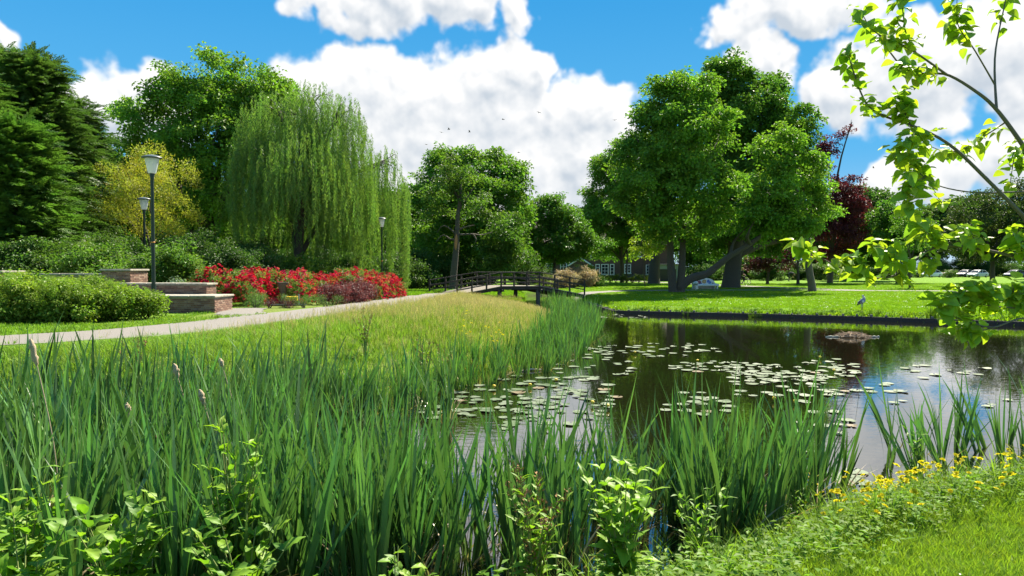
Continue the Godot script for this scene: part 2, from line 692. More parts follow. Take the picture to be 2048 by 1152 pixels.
# a metre of hanging willow twig
func withy(s := 1) -> ArrayMesh:
	rng.seed = 2500 + s
	var b := MB.new()
	for k in 34:
		var y := -k / 33.0
		var a := rf(0, TAU)
		var out := Vector3(cos(a), -1.6, sin(a)).normalized()
		var g := rf(0.7, 1.25)
		b.col = Color(g * rf(0.9, 1.15), g, g * rf(0.8, 1.1))
		b.leaf(Vector3(rf(-0.03, 0.03), y, rf(-0.03, 0.03)), out, Vector3(cos(a + 1.2), 0.3, sin(a + 1.2)), rf(0.10, 0.19), rf(0.022, 0.036), 0.15)
	return b.mesh()

# lobes: [px, py, rx px, ry px, nearer(-) or farther(+) in m]; as centres and radii in the world
func lobes_at(list: Array, d: float) -> Array:
	var out := []
	for l in list:
		var dd: float = d + (l[4] if l.size() > 4 else 0.0)
		var rx: float = l[2] * dd / F
		var ry: float = l[3] * dd / F
		out.append([far_at(l[0], l[1], dd), Vector3(rx, ry, (rx + ry) * 0.5)])
	return out

# clumps on and under the skin of the lobes; several sprays to a clump
func crown(lobes: Array, per_m2: float, clump_r: float, per_clump: int, size: float, c: Color, hollow := 0.5, lift := 0.25, ragged := 0.1) -> Array:
	var where := []
	var tint := []
	var all := []
	for l in lobes:
		# the main mass, and smaller bosses that stand out of it
		all.append([l[0], l[1] * 0.9])
		for k in 9:
			var dir := sphere_dir()
			dir.y = dir.y * 0.8 + 0.15
			var r: Vector3 = l[1] * rf(0.22, 0.42)
			all.append([l[0] + dir.normalized() * l[1] * rf(0.72, 1.0), Vector3(r.x * 1.15, r.y * 0.8, r.z * 1.15)])
	per_m2 *= 0.47
	for l in all:
		var r: Vector3 = l[1]
		var area := 4.0 * PI * pow((pow(r.x * r.y, 1.6) + pow(r.x * r.z, 1.6) + pow(r.y * r.z, 1.6)) / 3.0, 1.0 / 1.6)
		var n := int(area * per_m2 / per_clump)
		for k in n:
			var dir := sphere_dir()
			dir.y += lift * 0.3
			dir = dir.normalized()
			var q := lerpf(hollow, 1.0, sqrt(rng.randf())) * (1.0 + ragged * rf(-1.0, 1.0))
			q *= 1.0 + 0.16 * noise.get_noise_3d(dir.x * 90.0 + l[0].x, dir.y * 90.0, dir.z * 90.0)
			var mid: Vector3 = l[0] + dir * r * q
			var tone := vary(c, 0.2)   # drawn by chance alone, wherever the clump lies
			for j in per_clump:
				var p := ball()
				var o := Vector3(p.x, p.y * 0.55, p.z) * clump_r
				where.append(Transform3D(spun(rf(0, TAU), rf(-0.5, 0.5), rf(-0.5, 0.5), size * rf(0.7, 1.25)), mid + o))
				tint.append(vary(tone, 0.10))
	return [where, tint]

# trunk and limbs reaching into the lobes
func wood_of(base: Vector3, lobes: Array, fork: float, r0: float, lean := Vector3.ZERO, sides := 9, twigs := 2) -> ArrayMesh:
	var b := MB.new()
	var mid := Vector3.ZERO
	for l in lobes: mid += l[0]
	mid /= lobes.size()
	var top := base + Vector3(lerpf(0, mid.x - base.x, 0.25), fork, lerpf(0, mid.z - base.z, 0.25)) + lean
	var line := spline([base - Vector3(0, 0.3, 0), base + Vector3(0, 0.35, 0), base.lerp(top, 0.5) + Vector3(rf(-0.1, 0.1), 0, rf(-0.1, 0.1)), top], 12)
	var rad := PackedFloat32Array()
	for k in line.size():
		var s := float(k) / (line.size() - 1)
		rad.append(r0 * (1.0 - 0.38 * s + 0.9 * pow(1.0 - s, 9.0)))
	b.tube(line, rad, sides)
	for l in lobes:
		var goal: Vector3 = l[0]
		var from := line[line.size() - 1 - rng.randi_range(0, 3)]
		var bend := from.lerp(goal, 0.5) + Vector3(rf(-0.4, 0.4), rf(0.0, 0.6), rf(-0.4, 0.4)) * from.distance_to(goal) * 0.15
		var limb := spline([from, bend, goal], 8)
		b.tube(limb, tapers(limb.size(), r0 * 0.5, r0 * 0.12), 6)
		for k in twigs:
			var f2 := limb[rng.randi_range(3, 7)]
			var g2: Vector3 = goal + sphere_dir() * l[1] * 0.8
			var tw := spline([f2, f2.lerp(g2, 0.5) + Vector3(0, rf(0, 0.4), 0), g2], 5)
			b.tube(tw, tapers(tw.size(), r0 * 0.18, r0 * 0.03), 5)
	return b.mesh(true)

# one broadleaf tree; the crown's outline comes as lobes
func tree(called: String, label: String, trunk_px: float, d: float, r0: float, fork: float, list: Array, leaves: ArrayMesh, lm: Material, c: Color, o := {}) -> Node3D:
	rng.seed = int(trunk_px * 13.0 + d * 101.0)
	var base := on_ground(trunk_px, d)
	var t := thing(called, label, "tree", base, o.get("group", "trees of the park"))
	var lobes := lobes_at(list, d)
	for l in lobes: l[0] -= base
	one("trunk", wood_of(Vector3.ZERO, lobes.slice(0, o.get("limbs", 99)), fork, r0, o.get("lean", Vector3.ZERO), 9, o.get("twigs", 2)), o.get("bark", M.bark), t)
	var cr := crown(lobes, o.get("per_m2", 5.0), o.get("clump", 0.62), o.get("per", 6), o.get("size", 1.0), c, o.get("hollow", 0.4), o.get("lift", 0.25), maxf(0.2, o.get("ragged", 0.08)))
	many("crown", leaves, lm, cr[0], cr[1], t)
	return t

func shrub(called: String, label: String, category: String, base: Vector3, r: Vector3, leaves: ArrayMesh, lm: Material, c: Color, o := {}) -> Node3D:
	rng.seed = int(absf(base.x) * 331.0 + absf(base.z) * 77.0)
	var t := thing(called, label, category, base, o.get("group", ""))
	var lobes := []
	var n: int = o.get("lobes", 5)
	for k in n:
		var a := TAU * k / n + rf(-0.4, 0.4)
		var q := rf(0.25, 0.5)
		lobes.append([Vector3(cos(a) * r.x * q, r.y * rf(0.35, 0.62), sin(a) * r.z * q), Vector3(r.x * rf(0.45, 0.62), r.y * rf(0.4, 0.55), r.z * rf(0.45, 0.62))])
	var b := MB.new()
	for l in lobes:
		var s := spline([Vector3(rf(-0.1, 0.1), -0.05, rf(-0.1, 0.1)), l[0] * Vector3(0.5, 0.4, 0.5), l[0] + Vector3(0, l[1].y * 0.4, 0)], 5)
		b.tube(s, tapers(6, 0.022 * r.y + 0.008, 0.006), 5)
	one("stems", b.mesh(true), M.bark, t)
	var cr := crown(lobes, o.get("per_m2", 14.0), o.get("clump", 0.22), o.get("per", 5), o.get("size", 0.45), c, o.get("hollow", 0.35), 0.3, o.get("ragged", 0.12))
	for k in o.get("shoots", 0):
		var a := rf(0, TAU)
		var q := sqrt(rng.randf())
		var p := Vector3(cos(a) * r.x * q * 0.9, r.y * (1.02 - 0.45 * q * q), sin(a) * r.z * q * 0.9)
		var up := Vector3(cos(a) * q * 0.5, 1.0, sin(a) * q * 0.5).normalized()
		var tone := vary(c, 0.2)
		for j in 5:
			cr[0].append(Transform3D(spun(rf(0, TAU), rf(-0.5, 0.5), rf(-0.5, 0.5), o.get("size", 0.45) * (0.62 - j * 0.09)), p + up * (j * 0.06 - 0.08)))
			cr[1].append(tone)
	many("foliage", leaves, lm, cr[0], cr[1], t)
	return t

func conifer(label: String, px: float, d: float, top_py: float, wide_px: float, c: Color, droop: float, o := {}) -> void:
	rng.seed = int(px * 7.0 + 5000.0 + d)
	var base := on_ground(px, d)
	var t := thing("conifer", label, "tree", base, "dark conifers by the brick wall")
	var top := far_at(px, top_py, d).y - base.y
	var wide := wide_px * d / F
	var b := MB.new()
	var line := spline([Vector3(0, -0.2, 0), Vector3(rf(-0.2, 0.2), top * 0.5, rf(-0.2, 0.2)), Vector3(rf(-0.3, 0.3), top * 0.97, 0)], 12)
	b.tube(line, tapers(13, 0.38, 0.04), 8)
	var where := []
	var tint := []
	var n := int(o.get("boughs", 230))
	for k in n:
		var s := pow((k + rng.randf()) / n, 0.85)
		var y := top * (0.05 + 0.93 * s)
		var a := rf(0, TAU)
		var shape := (1.0 - pow(s, 1.8)) * 0.92 + 0.10
		if s < 0.12: shape *= 0.85
		var reach := wide * shape * rf(0.45, 1.15) * (1.0 + 0.55 * noise.get_noise_3d(cos(a) * 60.0 + px, y * 22.0, sin(a) * 60.0))
		var out := Vector3(cos(a), 0, sin(a))
		var from := Vector3(0, y * 0.97, 0)
		var to := out * reach + Vector3(0, y + reach * rf(-0.05, 0.35) - droop * reach * 0.4, 0)
		var bend := from.lerp(to, 0.55) + Vector3(0, reach * 0.14, 0)
		var limb := spline([from, bend, to], 5)
		if k % 3 == 0: b.tube(limb, tapers(6, 0.05, 0.012), 4)
		var tone := vary(c, 0.16)
		for j in 17:
			var q := sqrt(rf(0.12, 1.0))
			var p := limb[clampi(int(q * 5.0), 0, 5)].lerp(to, rf(0.0, 0.3))
			var sway := sphere_dir() * Vector3(1, 0.5, 1)
			p += sway * rf(0.1, 1.3)
			var f := (out + sway * 1.2 + Vector3(0, rf(-0.3, 0.9) - droop, 0)).normalized()
			var bs := Basis.looking_at(-f, (Vector3.UP + sphere_dir() * 0.4).normalized()).scaled(Vector3.ONE * rf(0.8, 1.35) * o.get("size", 1.0))
			where.append(Transform3D(bs, p))
			tint.append(vary(tone, 0.12))
	one("trunk", b.mesh(true), M.bark, t)
	many("crown", M.mesh_frond, M.leaf_needle, where, tint, t)

func willow() -> void:
	rng.seed = 4242
	var d := 44.0
	var base := on_ground(592, d)
	var t := thing("weeping_willow", "tall weeping willow with long hanging strands behind the red roses", "tree", base)
	# each: px, py of the crown dome, half width, half height, depth offset, py where its strands end
	var domes := [[560, 245, 85, 72, 0, 470], [625, 215, 70, 60, 1, 480], [680, 235, 52, 60, 0, 500], [520, 320, 62, 75, -1, 490], [600, 330, 95, 90, -2, 480], [690, 330, 55, 80, 1, 540], [770, 335, 40, 55, 5, 550], [735, 390, 60, 70, 5, 550], [650, 400, 70, 60, 2, 520], [545, 400, 70, 60, 2, 500]]
	var b := MB.new()
	var trunk := spline([Vector3(0, -0.3, 0), Vector3(0.05, 0.6, 0), Vector3(0.1, 2.2, 0), Vector3(0.35, 4.6, 0)], 12)
	b.tube(trunk, tapers(13, 0.40, 0.24, 0.6), 10)
	var where := []
	var tint := []
	var c := Color(0.175, 0.295, 0.065)
	for q in domes:
		var mid := far_at(q[0], q[1], d + q[4]) - base
		var rx: float = q[2] * d / F
		var ry: float = q[3] * d / F
		var limb := spline([trunk[12 - rng.randi_range(0, 4)], trunk[12].lerp(mid, 0.5) + Vector3(0, 0.6, 0), mid + Vector3(0, ry * 0.3, 0)], 8)
		b.tube(limb, tapers(9, 0.17, 0.05), 6)
		for k in 6:
			var to := mid + sphere_dir() * Vector3(rx, ry * 0.8, rx) * 0.8
			var tw := spline([limb[rng.randi_range(3, 8)], mid.lerp(to, 0.4) + Vector3(0, 0.5, 0), to], 5)
			b.tube(tw, tapers(6, 0.045, 0.012), 4)
		var stop: float = far_at(q[0], q[5], d).y - base.y
		for k in int(24.0 * rx * rx + 40):
			var dir := sphere_dir()
			dir.y = absf(dir.y) * 1.0 - 0.25
			var start := mid + dir.normalized() * Vector3(rx, ry, rx) * lerpf(0.5, 1.0, sqrt(rng.randf()))
			var end := stop + rf(-0.4, 2.6) + maxf(0.0, 1.2 - absf(dir.x)) * 0.6
			var p := start
			var tone := vary(c, 0.2)
			var out := Vector3(dir.x, 0, dir.z) * 0.35
			var len := minf(start.y - end, rf(2.0, 6.0))
			while len > 0.1:
				var tilt := out * 0.5
				where.append(Transform3D(Basis.from_euler(Vector3(tilt.z * -0.8 + rf(-0.1, 0.1), rf(0, TAU), 0)).scaled(Vector3(rf(0.9, 1.5), 1.0, rf(0.9, 1.5))), p))
				tint.append(vary(tone, 0.1))
				p += Vector3(out.x + rf(-0.09, 0.09), -0.82, out.z + rf(-0.09, 0.09))
				out *= 0.45
				len -= 0.82
	# separate streamers by the lamp
	for q in [[712, 400, 548], [722, 390, 540], [806, 360, 560], [812, 380, 556], [745, 420, 545], [780, 420, 540], [465, 330, 440], [474, 300, 470], [640, 420, 520], [655, 430, 515], [500, 350, 500]]:
		var end: float = far_at(q[0], q[2], d).y - base.y
		for k in 9:
			var p := far_at(q[0] + rf(-7, 7), q[1] + rf(-10, 10), d + (5.0 if q[0] > 735 and q[0] < 800 else 0.0) + rf(-0.7, 0.7)) - base
			var tone := vary(c, 0.2)
			while p.y > end + rf(0, 0.8):
				where.append(Transform3D(Basis.from_euler(Vector3(rf(-0.08, 0.08), rf(0, TAU), rf(-0.08, 0.08))).scaled(Vector3(1.3, 1.0, 1.3)), p))
				tint.append(vary(tone, 0.1))
				p += Vector3(rf(-0.07, 0.07), -0.8, rf(-0.07, 0.07))
	one("trunk", b.mesh(true), M.bark, t)
	many("crown", M.mesh_withy, M.leaf_willow, where, tint, t)

func build_trees() -> void:
	var mid := Color(0.140, 0.275, 0.036)
	var bottle := Color(0.105, 0.220, 0.034)
	var fresh := Color(0.170, 0.315, 0.038)
	# behind the wall
	conifer("broad dark yew with dense fronds at the edge of the planting", -60, 36, 150, 120, Color(0.11, 0.20, 0.042), 0.15, {"boughs": 240})
	conifer("tall dark conifer with feathery top behind the clipped wall pillar", 70, 40, 112, 130, Color(0.105, 0.19, 0.044), 0.25, {"boughs": 300})
	conifer("drooping dark conifer beside the golden tree", 150, 47, 200, 90, Color(0.088, 0.16, 0.042), 0.35, {"boughs": 240})
	conifer("short bushy conifer in front of the tall feathery one", 20, 33, 255, 105, Color(0.12, 0.235, 0.042), 0.1, {"boughs": 220})
	conifer("conifer spire rising over the dark yew", 8, 44, 96, 70, Color(0.11, 0.20, 0.044), 0.2, {"boughs": 170})
	tree("plane_tree", "tall broad plane tree towering behind the weeping willow", 420, 60, 0.5, 4.5, [[430, 185, 95, 85], [500, 190, 75, 75, 1], [370, 215, 75, 75], [300, 260, 60, 60], [420, 290, 110, 90, -2], [520, 280, 80, 90, 2], [560, 200, 45, 50, 2], [350, 340, 90, 90, 1], [470, 380, 110, 95, 0], [410, 440, 90, 70, 1], [265, 225, 36, 34, 2], [330, 440, 70, 70, 3]],
		M.mesh_spray, M.leaf_broad, Color(0.165, 0.31, 0.040), {"per_m2": 3.7, "size": 1.15, "ragged": 0.2})
	tree("golden_tree", "yellow-leaved weeping tree behind the near lamp post", 310, 41, 0.16, 3.0, [[300, 325, 50, 38], [250, 350, 48, 42], [345, 355, 42, 48], [300, 400, 75, 55, -1], [355, 430, 42, 48], [245, 420, 45, 50, 0], [310, 460, 70, 30, -0.5], [225, 340, 26, 26]],
		M.mesh_droop, M.leaf_broad, Color(0.42, 0.43, 0.06), {"per_m2": 6.5, "size": 0.75, "clump": 0.45, "per": 7, "ragged": 0.2})
	willow()
	# behind the bridge
	tree("maple_tree", "leafy maple behind the bare forked trunk near the footbridge", 960, 72, 0.4, 4.5, [[960, 345, 70, 55], [890, 350, 60, 52], [1015, 370, 42, 55], [860, 410, 48, 60, -1], [940, 420, 90, 70, -2], [1030, 440, 36, 60], [890, 480, 70, 55], [990, 490, 70, 60, -1]],
		M.mesh_spray, M.leaf_broad, mid, {"per_m2": 4.8, "size": 1.15, "ragged": 0.14})
	tree("maple_tree", "small rounded tree with a low crown beyond the bridge rail", 1010, 63, 0.16, 1.6, [[1010, 480, 40, 55], [1035, 510, 34, 40], [985, 520, 40, 34], [1015, 530, 44, 26, -1]],
		M.mesh_spray, M.leaf_broad, Color(0.095, 0.19, 0.03), {"per_m2": 6.0, "size": 0.9})
	tree("oak_tree", "dark crowned tree with a straight slim trunk in front of the house", 1108, 78, 0.24, 5.0, [[1105, 425, 45, 40], [1080, 450, 34, 45], [1135, 455, 36, 40], [1110, 485, 60, 30, -1], [1095, 512, 44, 14, 1], [1160, 482, 36, 28], [1065, 500, 28, 25], [1140, 505, 36, 14, 1], [1188, 490, 26, 18]],
		M.mesh_spray, M.leaf_broad, bottle, {"per_m2": 5.5, "size": 1.1})
	forked_trunk()
	# the lawn side
	tree("linden_tree", "linden with two trunks rising from the pair of thin stems on the lawn", 1244, 96, 0.3, 4.5, [[1235, 330, 48, 48], [1215, 390, 42, 50], [1265, 380, 50, 60], [1190, 430, 24, 44], [1240, 440, 60, 48, -2], [1205, 478, 36, 34], [1275, 470, 48, 36], [1225, 502, 40, 16, 2]],
		M.mesh_spray, M.leaf_broad, mid, {"per_m2": 4.8, "size": 1.2})
	tree("linden_tree", "thin twin stem standing close against the linden trunk", 1253, 94, 0.13, 5.5, [[1255, 430, 30, 36], [1262, 465, 28, 24]], M.mesh_spray, M.leaf_broad, mid, {"per_m2": 5.0, "size": 1.1})
	tree("chestnut_tree", "stout dark chestnut trunk behind the young yellow-green tree", 1308, 88, 0.8, 6.0, [[1330, 330, 60, 60, 3], [1300, 400, 54, 50, 2], [1350, 440, 60, 40, 1], [1320, 470, 50, 30, 2]], M.mesh_spray, M.leaf_broad, bottle, {"per_m2": 5.0, "size": 1.2})
	tree("young_tree", "young slender tree with yellow-green foliage on the lawn", 1290, 74, 0.055, 3.0, [[1282, 440, 18, 20], [1300, 470, 28, 18], [1268, 490, 20, 14], [1312, 492, 20, 16], [1288, 505, 30, 14], [1276, 425, 12, 10]],
		M.mesh_spray, M.leaf_broad, Color(0.30, 0.40, 0.035), {"per_m2": 6.5, "size": 0.75, "clump": 0.4, "per": 6, "ragged": 0.25})
	tree("chestnut_tree", "huge chestnut with a dark flared trunk behind the bench", 1462, 71, 1.0, 5.0, [[1465, 160, 62, 58, 3], [1530, 200, 56, 60, 2], [1420, 215, 58, 60, 3], [1500, 270, 90, 80, 1], [1570, 275, 52, 56, 2], [1430, 330, 90, 80, 2], [1540, 370, 80, 75, 2], [1480, 430, 100, 55, 1], [1600, 350, 40, 46, 2], [1580, 440, 60, 40, 3], [1400, 430, 60, 50, 3], [1430, 492, 64, 28, 4], [1520, 484, 60, 30, 4], [1590, 480, 40, 26, 4]],
		M.mesh_spray, M.leaf_broad, bottle, {"per_m2": 4.6, "size": 1.3, "ragged": 0.12})
	limb_tree()
	tree("maple_tree", "grey trunked maple on the lawn between path and pond", 1624, 60, 0.36, 4.5, [[1560, 300, 52, 46, -1], [1600, 340, 48, 50], [1540, 380, 60, 60, -2], [1610, 420, 40, 40], [1560, 450, 62, 36, -1], [1640, 380, 26, 30]],
		M.mesh_spray, M.leaf_broad, fresh, {"per_m2": 5.0, "size": 1.1, "bark": M.bark_grey, "ragged": 0.16})
	tree("copper_beech", "purple-leaved beech with one long bare shoot above the lawn", 1660, 92, 0.4, 5.0, [[1690, 390, 44, 40], [1640, 420, 36, 44], [1700, 440, 36, 44], [1665, 480, 50, 40], [1704, 244, 9, 6], [1648, 308, 20, 20], [1658, 288, 18, 13], [1674, 272, 15, 9], [1690, 257, 13, 8], [1640, 332, 22, 22]],
		M.mesh_spray, M.leaf_dark, Color(0.11, 0.030, 0.038), {"per_m2": 5.5, "size": 1.1, "ragged": 0.2, "limbs": 5})
	tree("copper_beech", "low purple-leaved beech drooping behind the cyclist", 1535, 88, 0.2, 2.0, [[1540, 505, 34, 22], [1520, 525, 26, 20], [1565, 522, 24, 18]], M.mesh_spray, M.leaf_dark, Color(0.085, 0.035, 0.040), {"per_m2": 7.0, "size": 0.9})
	tree("copper_beech", "drooping purple beech bough beside the bending walker", 1596, 84, 0.2, 2.5, [[1590, 495, 26, 18], [1575, 515, 18, 12], [1605, 480, 20, 18]], M.mesh_spray, M.leaf_dark, Color(0.08, 0.025, 0.03), {"per_m2": 7.0, "size": 0.9})
	tree("oak_tree", "round green oak behind the purple beech", 1692, 108, 0.42, 3.5, [[1740, 420, 46, 40], [1705, 455, 50, 46], [1770, 460, 48, 46], [1730, 500, 60, 34]], M.mesh_spray, M.leaf_broad, Color(0.075, 0.155, 0.03), {"per_m2": 4.5, "size": 1.5})
	tree("young_tree", "young lawn tree with a straight thin stem before the parked cars", 1820, 70, 0.12, 3.2, [[1822, 470, 32, 24], [1800, 450, 24, 20], [1840, 448, 26, 22]], M.mesh_spray, M.leaf_broad, mid, {"per_m2": 5.0, "size": 0.9})
	tree("cedar_tree", "fine-twigged dark evergreen shading the parked cars", 1985, 76, 0.3, 4.0, [[1960, 440, 52, 44], [2010, 420, 56, 50], [2040, 470, 60, 50], [1930, 480, 50, 36], [1990, 500, 60, 30], [2060, 400, 50, 50]], M.mesh_spray, M.leaf_broad, Color(0.055, 0.088, 0.026), {"per_m2": 3.6, "size": 0.9, "ragged": 0.25})
	tree("oak_tree", "far tree behind the white parked car", 1855, 165, 0.45, 4.0, [[1850, 455, 46, 34], [1890, 440, 50, 34], [1810, 465, 44, 34], [1850, 490, 70, 34]], M.mesh_spray, M.leaf_broad, Color(0.085, 0.155, 0.035), {"per_m2": 3.6, "size": 2.0, "clump": 1.0})
	tree("oak_tree", "far tree standing beyond the dark parked cars", 1950, 170, 0.45, 4.0, [[1940, 430, 50, 36], [1985, 450, 50, 40], [1920, 465, 50, 36], [2040, 440, 50, 44], [1970, 490, 80, 34]], M.mesh_spray, M.leaf_broad, Color(0.075, 0.14, 0.03), {"per_m2": 3.6, "size": 2.0, "clump": 1.0})
	tree("oak_tree", "dark trunked lawn tree near the row of parked cars", 1796, 92, 0.3, 4.0, [[1790, 440, 44, 34], [1765, 470, 44, 30], [1815, 480, 44, 28]], M.mesh_spray, M.leaf_broad, bottle, {"per_m2": 4.6, "size": 1.3})
	# the wooded edge behind all of it
	rng.seed = 31
	var spots := [[-140, 66, 210], [20, 74, 220], [210, 70, 260], [330, 78, 300], [640, 74, 330], [760, 80, 380], [840, 92, 370], [1140, 136, 440], [1195, 138, 425], [1060, 132, 440], [1400, 118, 420], [1520, 125, 430], [1640, 130, 430], [1750, 150, 440], [2110, 120, 400], [900, 100, 420], [700, 84, 430], [1290, 130, 450], [535, 68, 390], [470, 72, 400]]
	var kinds := ["dark leafy tree closing the view above the far shrubs", "mid-green tree in the wooded edge behind the lawn trees"]
	for k in spots.size():
		var s: Array = spots[k]
		var top: float = s[2]
		var h := 540.0 - top
		tree("woodland_tree", kinds[0 if (k < 7 or k > 17) else 1], s[0], s[1], 0.3, 3.5, [[s[0], top + h * 0.25, h * 0.30, h * 0.25], [s[0] - h * 0.25, top + h * 0.5, h * 0.32, h * 0.26], [s[0] + h * 0.25, top + h * 0.48, h * 0.32, h * 0.26, 1], [s[0], top + h * 0.68, h * 0.48, h * 0.26, -1], [s[0] + h * 0.1, top + h * 0.88, h * 0.45, h * 0.16, 0]],
			M.mesh_spray, M.leaf_broad, [bottle, mid, Color(0.062, 0.14, 0.024)][k % 3], {"per_m2": 3.4, "size": 1.6, "clump": 0.9, "group": "woodland edge trees" if (k < 7 or k > 17) else "trees in the far wooded edge"})

# the half-bare trunk beside the bridge
func forked_trunk() -> void:
	rng.seed = 611
	var d := 57.0
	var base := on_ground(905, d)
	var t := thing("forked_tree", "leaning half-bare tree with torn bark and crooked limbs beside the footbridge", "tree", base)
	var at := func(px: float, py: float, dd := 0.0) -> Vector3: return far_at(px, py, d + dd) - base
	var b := MB.new()
	var s := spline([Vector3(-0.05, -0.3, 0), at.call(908, 540), at.call(913, 490), at.call(915, 440), at.call(920, 400), at.call(921, 350)], 20)
	var rad := PackedFloat32Array()
	for k in 21: rad.append(lerpf(0.33, 0.09, pow(k / 20.0, 0.8)) + (0.18 if k == 0 else 0.0))
	b.tube(s, rad, 10)
	for q in [[[914, 470], [945, 468], [962, 470, 1], [985, 464, 1.5]], [[914, 462], [928, 455], [950, 450]], [[912, 480], [900, 478], [886, 470], [872, 484]], [[913, 470], [898, 456], [884, 452], [874, 466]], [[945, 468], [952, 478], [950, 486]], [[918, 420], [935, 395], [950, 370]], [[919, 400], [905, 375], [895, 350]]]:
		var pts := []
		for p in q: pts.append(at.call(p[0], p[1], p[2] if p.size() > 2 else 0.0))
		var l := spline(pts, 8)
		b.tube(l, tapers(9, 0.085, 0.02), 6)
	one("trunk", b.mesh(true), M.bark_brown, t)
	var torn := MB.new()
	var sl := spline([at.call(911.5, 500, -0.31), at.call(912, 485, -0.30), at.call(913, 468, -0.27)], 6)
	torn.tube(sl, PackedFloat32Array([0.02, 0.08, 0.12, 0.13, 0.12, 0.08, 0.02]), 7, true, 0.5)
	one("torn_wood", torn.mesh(true), mat(Color(0.36, 0.17, 0.07), 0.9), t)
	var lobes := lobes_at([[920, 350, 44, 40], [950, 390, 38, 34], [885, 390, 36, 34], [970, 430, 30, 26], [865, 430, 26, 26], [935, 425, 28, 20, 1]], d)
	for l in lobes: l[0] -= base
	var cr := crown(lobes, 4.5, 0.6, 8, 0.95, Color(0.11, 0.20, 0.035), 0.3, 0.2, 0.2)
	many("crown", M.mesh_spray, M.leaf_broad, cr[0], cr[1], t)

# two upright trunks and one long low limb
func limb_tree() -> void:
	rng.seed = 777
	var d := 58.0
	var base := on_ground(1354, d)
	var t := thing("chestnut_tree", "big tree with two upright trunks and one long low sweeping limb", "tree", base, "trees of the park")
	var at := func(px: float, py: float, dd := 0.0) -> Vector3: return far_at(px, py, d + dd) - base
	var b := MB.new()
	for q in [[[[1347, 592], [1344, 560], [1341, 520], [1340, 470], [1334, 400], [1328, 300]], 0.40, 0.15], [[[1360, 592], [1362, 565], [1364, 530], [1366, 480], [1370, 400], [1382, 280]], 0.40, 0.15], [[[1357, 578], [1380, 558], [1412, 548], [1432, 534], [1460, 512], [1500, 488], [1540, 455], [1570, 410, 2]], 0.40, 0.12]]:
		var pts := []
		for p in q[0]: pts.append(at.call(p[0], p[1], p[2] if p.size() > 2 else 0.0))
		var s := spline(pts, 24)
		var rad := tapers(25, q[1], q[2], 0.8)
		if q[0][0][1] > 590:
			rad[0] += 0.25; rad[1] += 0.12
		for k in 25: rad[k] *= 1.0 + 0.10 * noise.get_noise_2d(k * 40.0, q[1] * 900.0)
		b.tube(s, rad, 11)
	for q in [[[1500, 488], [1495, 470], [1510, 440]], [[1460, 512], [1470, 480], [1500, 450]], [[1540, 455], [1570, 440], [1600, 420]], [[1345, 470], [1310, 420], [1280, 390]], [[1358, 480], [1400, 420], [1440, 380]], [[1338, 400], [1300, 330], [1270, 270]], [[1366, 400], [1420, 320], [1440, 260]]]:
		var pts := []
		for p in q: pts.append(at.call(p[0], p[1], rf(-1.5, 1.5) if p != q[0] else 0.0))
		b.tube(spline(pts, 7), tapers(8, 0.16, 0.03), 6)
	one("trunk", b.mesh(true), M.bark_brown, t)
	var lobes := lobes_at([[1320, 215, 50, 55], [1375, 210, 56, 62, -1], [1290, 270, 50, 52], [1350, 290, 84, 70, -3], [1420, 260, 48, 56, -1], [1250, 330, 38, 40], [1320, 370, 76, 56, -3], [1400, 370, 70, 64, -3], [1270, 400, 50, 42, -1], [1345, 440, 80, 36, -2], [1430, 430, 44, 36, -2], [1238, 245, 14, 12], [1240, 280, 20, 16], [1300, 185, 22, 22], [1365, 165, 20, 20], [1520, 440, 50, 36, -1], [1580, 400, 44, 40, 0], [1300, 462, 46, 26, -1], [1400, 468, 46, 24, -1], [1550, 462, 50, 26, 0], [1345, 180, 30, 30], [1400, 175, 34, 30, 1], [1285, 235, 26, 26]], d)
	for l in lobes: l[0] -= base
	var cr := crown(lobes, 4.8, 0.6, 6, 1.1, Color(0.150, 0.295, 0.034), 0.30, 0.25, 0.24)
	many("crown", M.mesh_spray, M.leaf_broad, cr[0], cr[1], t)

# ------------------------------------------------------------------ bodies from joints

